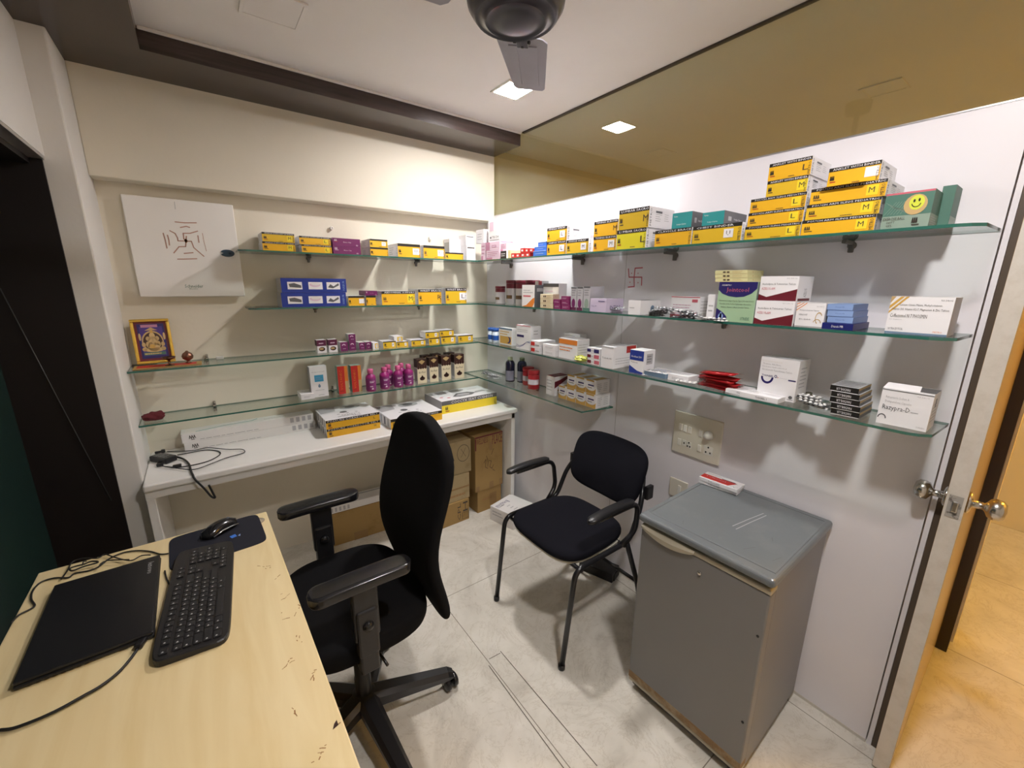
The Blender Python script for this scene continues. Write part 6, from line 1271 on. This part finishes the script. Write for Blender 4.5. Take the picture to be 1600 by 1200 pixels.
('pale_yellow_carton', 'lowest pale yellow carton lying on the green and navy carton', 'box', 'pale yellow cartons on the green and navy carton', -0.18, -1.8395, 1.5848, 0.1127, 0.12, 0.0127, -90, 'creamp2', ()),
('pale_yellow_carton', 'middle pale yellow carton lying on the green and navy carton', 'box', 'pale yellow cartons on the green and navy carton', -0.18, -1.8373, 1.5981, 0.1125, 0.12, 0.0127, -90, 'creamp2', ()),
('pale_yellow_carton', 'top pale yellow carton lying on the green and navy carton', 'box', 'pale yellow cartons on the green and navy carton', -0.18, -1.8357, 1.6114, 0.1124, 0.12, 0.0127, -90, 'creamp2', ()),
('chevron_carton', 'lower white carton with maroon chevron on the second right shelf', 'box', 'white and maroon chevron cartons', -0.19, -1.9966, 1.4474, 0.115, 0.12, 0.0771, -90, 'telmi', ()),
('chevron_carton', 'upper white carton with maroon chevron, stacked on its twin', 'box', 'white and maroon chevron cartons', -0.18, -1.9945, 1.5251, 0.1121, 0.12, 0.0771, -90, 'telmi', ()),
('white_gold_carton', 'white carton with orange corner stripes left of the blue stack', 'box', None, -0.185, -2.0971, 1.4474, 0.0763, 0.1, 0.0733, -90, 'goldcorner', ()),
('navy_flat_carton', 'dark navy flat carton under the light blue ones', 'box', None, -0.19, -2.1725, 1.4474, 0.0755, 0.15, 0.0177, -90, 'navy', ()),
('light_blue_carton', 'lowest of three light blue flat cartons on the navy one', 'box', 'light blue flat cartons', -0.18, -2.1736, 1.4657, 0.0626, 0.14, 0.0177, -90, 'skyblue', ()),
('light_blue_carton', 'middle of three light blue flat cartons on the navy one', 'box', 'light blue flat cartons', -0.18, -2.1709, 1.4841, 0.0625, 0.14, 0.0177, -90, 'skyblue', ()),
('light_blue_carton', 'topmost of three light blue flat cartons on the navy one', 'box', 'light blue flat cartons', -0.18, -2.1683, 1.5025, 0.0624, 0.14, 0.0177, -90, 'skyblue', ()),
('calcium_tablet_carton', 'wide white carton with gold corner stripes near the door end of the second right shelf', 'box', None, -0.17, -2.338, 1.4474, 0.1224, 0.1, 0.0985, -90, 'coff', ()),
('medicine_carton', 'grey and yellow carton next to the two blue-capped vials', 'box', None, -0.13, -0.4108, 1.1904, 0.1453, 0.05, 0.1066, -90, 'yellowpic', ()),
('medicine_carton', 'tall white carton with a blue wavy line on the third right shelf', 'box', None, -0.16, -0.6366, 1.1904, 0.1368, 0.08, 0.1431, -90, 'swirl', ()),
('flat_carton', 'lower small red and white carton beside the wavy-line carton', 'box', 'small red and white cartons, third right shelf', -0.19, -0.7872, 1.1904, 0.0761, 0.12, 0.034, -90, 'redwhite', ()),
('flat_carton', 'upper small red and white carton beside the wavy-line carton', 'box', 'small red and white cartons, third right shelf', -0.19, -0.7856, 1.2249, 0.0757, 0.12, 0.034, -90, 'redwhite', ()),
('flat_carton', 'lower small plain white carton left of the orange-banded carton', 'box', 'small white cartons, third right shelf', -0.18, -0.8949, 1.1904, 0.1051, 0.08, 0.0297, -90, 'whiteplain', ()),
('flat_carton', 'upper small plain white carton left of the orange-banded carton', 'box', 'small white cartons, third right shelf', -0.18, -0.8931, 1.2207, 0.1047, 0.08, 0.0297, -90, 'whiteplain', ()),
('medicine_carton', 'white carton with an orange band near the glass joint of the third right shelf', 'box', None, -0.17, -1.029, 1.1904, 0.1365, 0.09, 0.1065, -90, 'orangeband', ()),
('medicine_carton', 'pale carton rising behind the orange-banded carton', 'box', None, -0.07, -0.955, 1.1904, 0.1248, 0.05, 0.1197, -90, 'whitelines', ()),
('flat_carton', 'lowest of three stacked flat cartons left of the red-square carton', 'box', 'flat cartons stacked by the red-square carton', -0.18, -1.2221, 1.1904, 0.0806, 0.1, 0.0268, -90, 'redblue', (0,)),
('flat_carton', 'middle of three stacked flat cartons left of the red-square carton', 'box', 'flat cartons stacked by the red-square carton', -0.18, -1.2193, 1.2178, 0.0803, 0.1, 0.0268, -90, 'redblue', (1,)),
('flat_carton', 'topmost of three stacked flat cartons left of the red-square carton', 'box', 'flat cartons stacked by the red-square carton', -0.18, -1.2177, 1.2452, 0.0802, 0.1, 0.0268, -90, 'redblue', (2,)),
('medicine_carton', 'white carton with a red square on its long side, third right shelf', 'box', None, -0.19, -1.3131, 1.1904, 0.073, 0.17, 0.1013, -90, 'redsquare', ()),
('medicine_carton', 'upright blue and white carton right of the red-square carton', 'box', None, -0.175, -1.4685, 1.1904, 0.0727, 0.08, 0.103, -90, 'bluewhite', ()),
('flat_carton', 'flat carton with blue rim lying in front of the upright blue and white carton', 'box', None, -0.17, -1.5623, 1.1904, 0.1065, 0.1, 0.02, -90, 'bluetop', ()),
('flat_carton', 'low white carton left of the red sachets', 'box', None, -0.17, -1.6711, 1.1904, 0.0907, 0.08, 0.026, -90, 'whiteplain', ()),
('flat_carton', 'thin white flat carton nearer the red sachets', 'box', 'thin flat cartons in front of the tall white carton', -0.18, -1.9189, 1.1904, 0.0954, 0.1, 0.014, -90, 'slab', ()),
('flat_carton', 'thin white flat carton lying right at the shelf edge before the tall white carton', 'box', 'thin flat cartons in front of the tall white carton', -0.196, -1.991, 1.1904, 0.1232, 0.09, 0.016, -90, 'slab', ()),
('tablet_carton', 'tall white carton with a dark half ring printed on it', 'box', None, -0.135, -2.0182, 1.1904, 0.1189, 0.09, 0.1407, -90, 'thiamin', ()),
('black_flat_carton', 'black flat carton at the bottom in the pile of five', 'box', 'black flat cartons', -0.17, -2.2268, 1.1904, 0.0701, 0.12, 0.0172, -90, 'panta', ()),
('black_flat_carton', 'black flat carton second from the bottom in the pile of five', 'box', 'black flat cartons', -0.173, -2.2256, 1.2082, 0.0718, 0.12, 0.0172, -90, 'panta', ()),
('black_flat_carton', 'black flat carton in the middle in the pile of five', 'box', 'black flat cartons', -0.17, -2.2204, 1.2259, 0.0728, 0.12, 0.0172, -90, 'panta', ()),
('black_flat_carton', 'black flat carton second from the top in the pile of five', 'box', 'black flat cartons', -0.173, -2.2195, 1.2437, 0.0686, 0.12, 0.0172, -90, 'panta', ()),
('black_flat_carton', 'black flat carton on top in the pile of five', 'box', 'black flat cartons', -0.17, -2.2142, 1.2614, 0.0696, 0.12, 0.0172, -90, 'panta', ()),
('capsule_carton', 'wide white carton with its lid flap open near the door', 'box', None, -0.165, -2.3525, 1.1904, 0.1059, 0.09, 0.1036, -90, 'razy', ()),
('medicine_carton', 'white carton with maroon wave on its long side, lowest right shelf', 'box', None, -0.12, -0.8469, 0.9444, 0.0716, 0.11, 0.1127, -90, 'maroonside', ()),
('gold_white_carton', 'first gold and white carton in the lower row counted from the corner', 'box', 'gold and white small cartons', -0.115, -0.9451, 0.9444, 0.0628, 0.108, 0.0734, -90, 'gold', ()),
('gold_white_carton', 'second gold and white carton in the lower row counted from the corner', 'box', 'gold and white small cartons', -0.115, -1.0142, 0.9444, 0.0679, 0.108, 0.0734, -90, 'gold', ()),
('gold_white_carton', 'third gold and white carton in the lower row counted from the corner', 'box', 'gold and white small cartons', -0.115, -1.0874, 0.9444, 0.0702, 0.108, 0.0734, -90, 'gold', ()),
('gold_white_carton', 'last gold and white carton in the lower row counted from the corner', 'box', 'gold and white small cartons', -0.115, -1.1601, 0.9444, 0.0689, 0.108, 0.0734, -90, 'gold', ()),
('gold_white_carton', 'first gold and white carton in the upper row', 'box', 'gold and white small cartons', -0.113, -1.0118, 1.0184, 0.0669, 0.105, 0.0734, -90, 'gold', ()),
('gold_white_carton', 'middle gold and white carton in the upper row', 'box', 'gold and white small cartons', -0.113, -1.0824, 1.0184, 0.0689, 0.105, 0.0734, -90, 'gold', ()),
('gold_white_carton', 'last gold and white carton in the upper row', 'box', 'gold and white small cartons', -0.113, -1.1537, 1.0184, 0.0677, 0.105, 0.0734, -90, 'gold', ()),
('posture_belt_box', 'lower yellow-edged posture belt box on the counter', 'box', 'posture belt boxes on the counter', -1.0867, -0.295, 0.7504, 0.2906, 0.25, 0.049, 0, 'posture', ('POSTURE CORRECTOR BELT', 'M')),
('posture_belt_box', 'upper yellow-edged posture belt box on the counter', 'box', 'posture belt boxes on the counter', -1.0888, -0.3, 0.7999, 0.29, 0.25, 0.049, 0, 'posture', ('POSTURE CORRECTOR BELT', 'L')),
('lumbar_support_box', 'large flat box with white picture lid behind the office chair back', 'box', None, -0.7382, -0.36, 0.7504, 0.3265, 0.3, 0.0589, 0, 'posture', ('LUMBAR SUPPORT AGE', '')),
('seat_cushion_box', 'seat cushion box with yellow front edge at the right end of the counter', 'box', None, -0.3161, -0.27, 0.7504, 0.4272, 0.25, 0.0838, 0, 'coccyx', ('COCCYX SEAT CUSHION', '')),
]
make_cartons(BOXES)
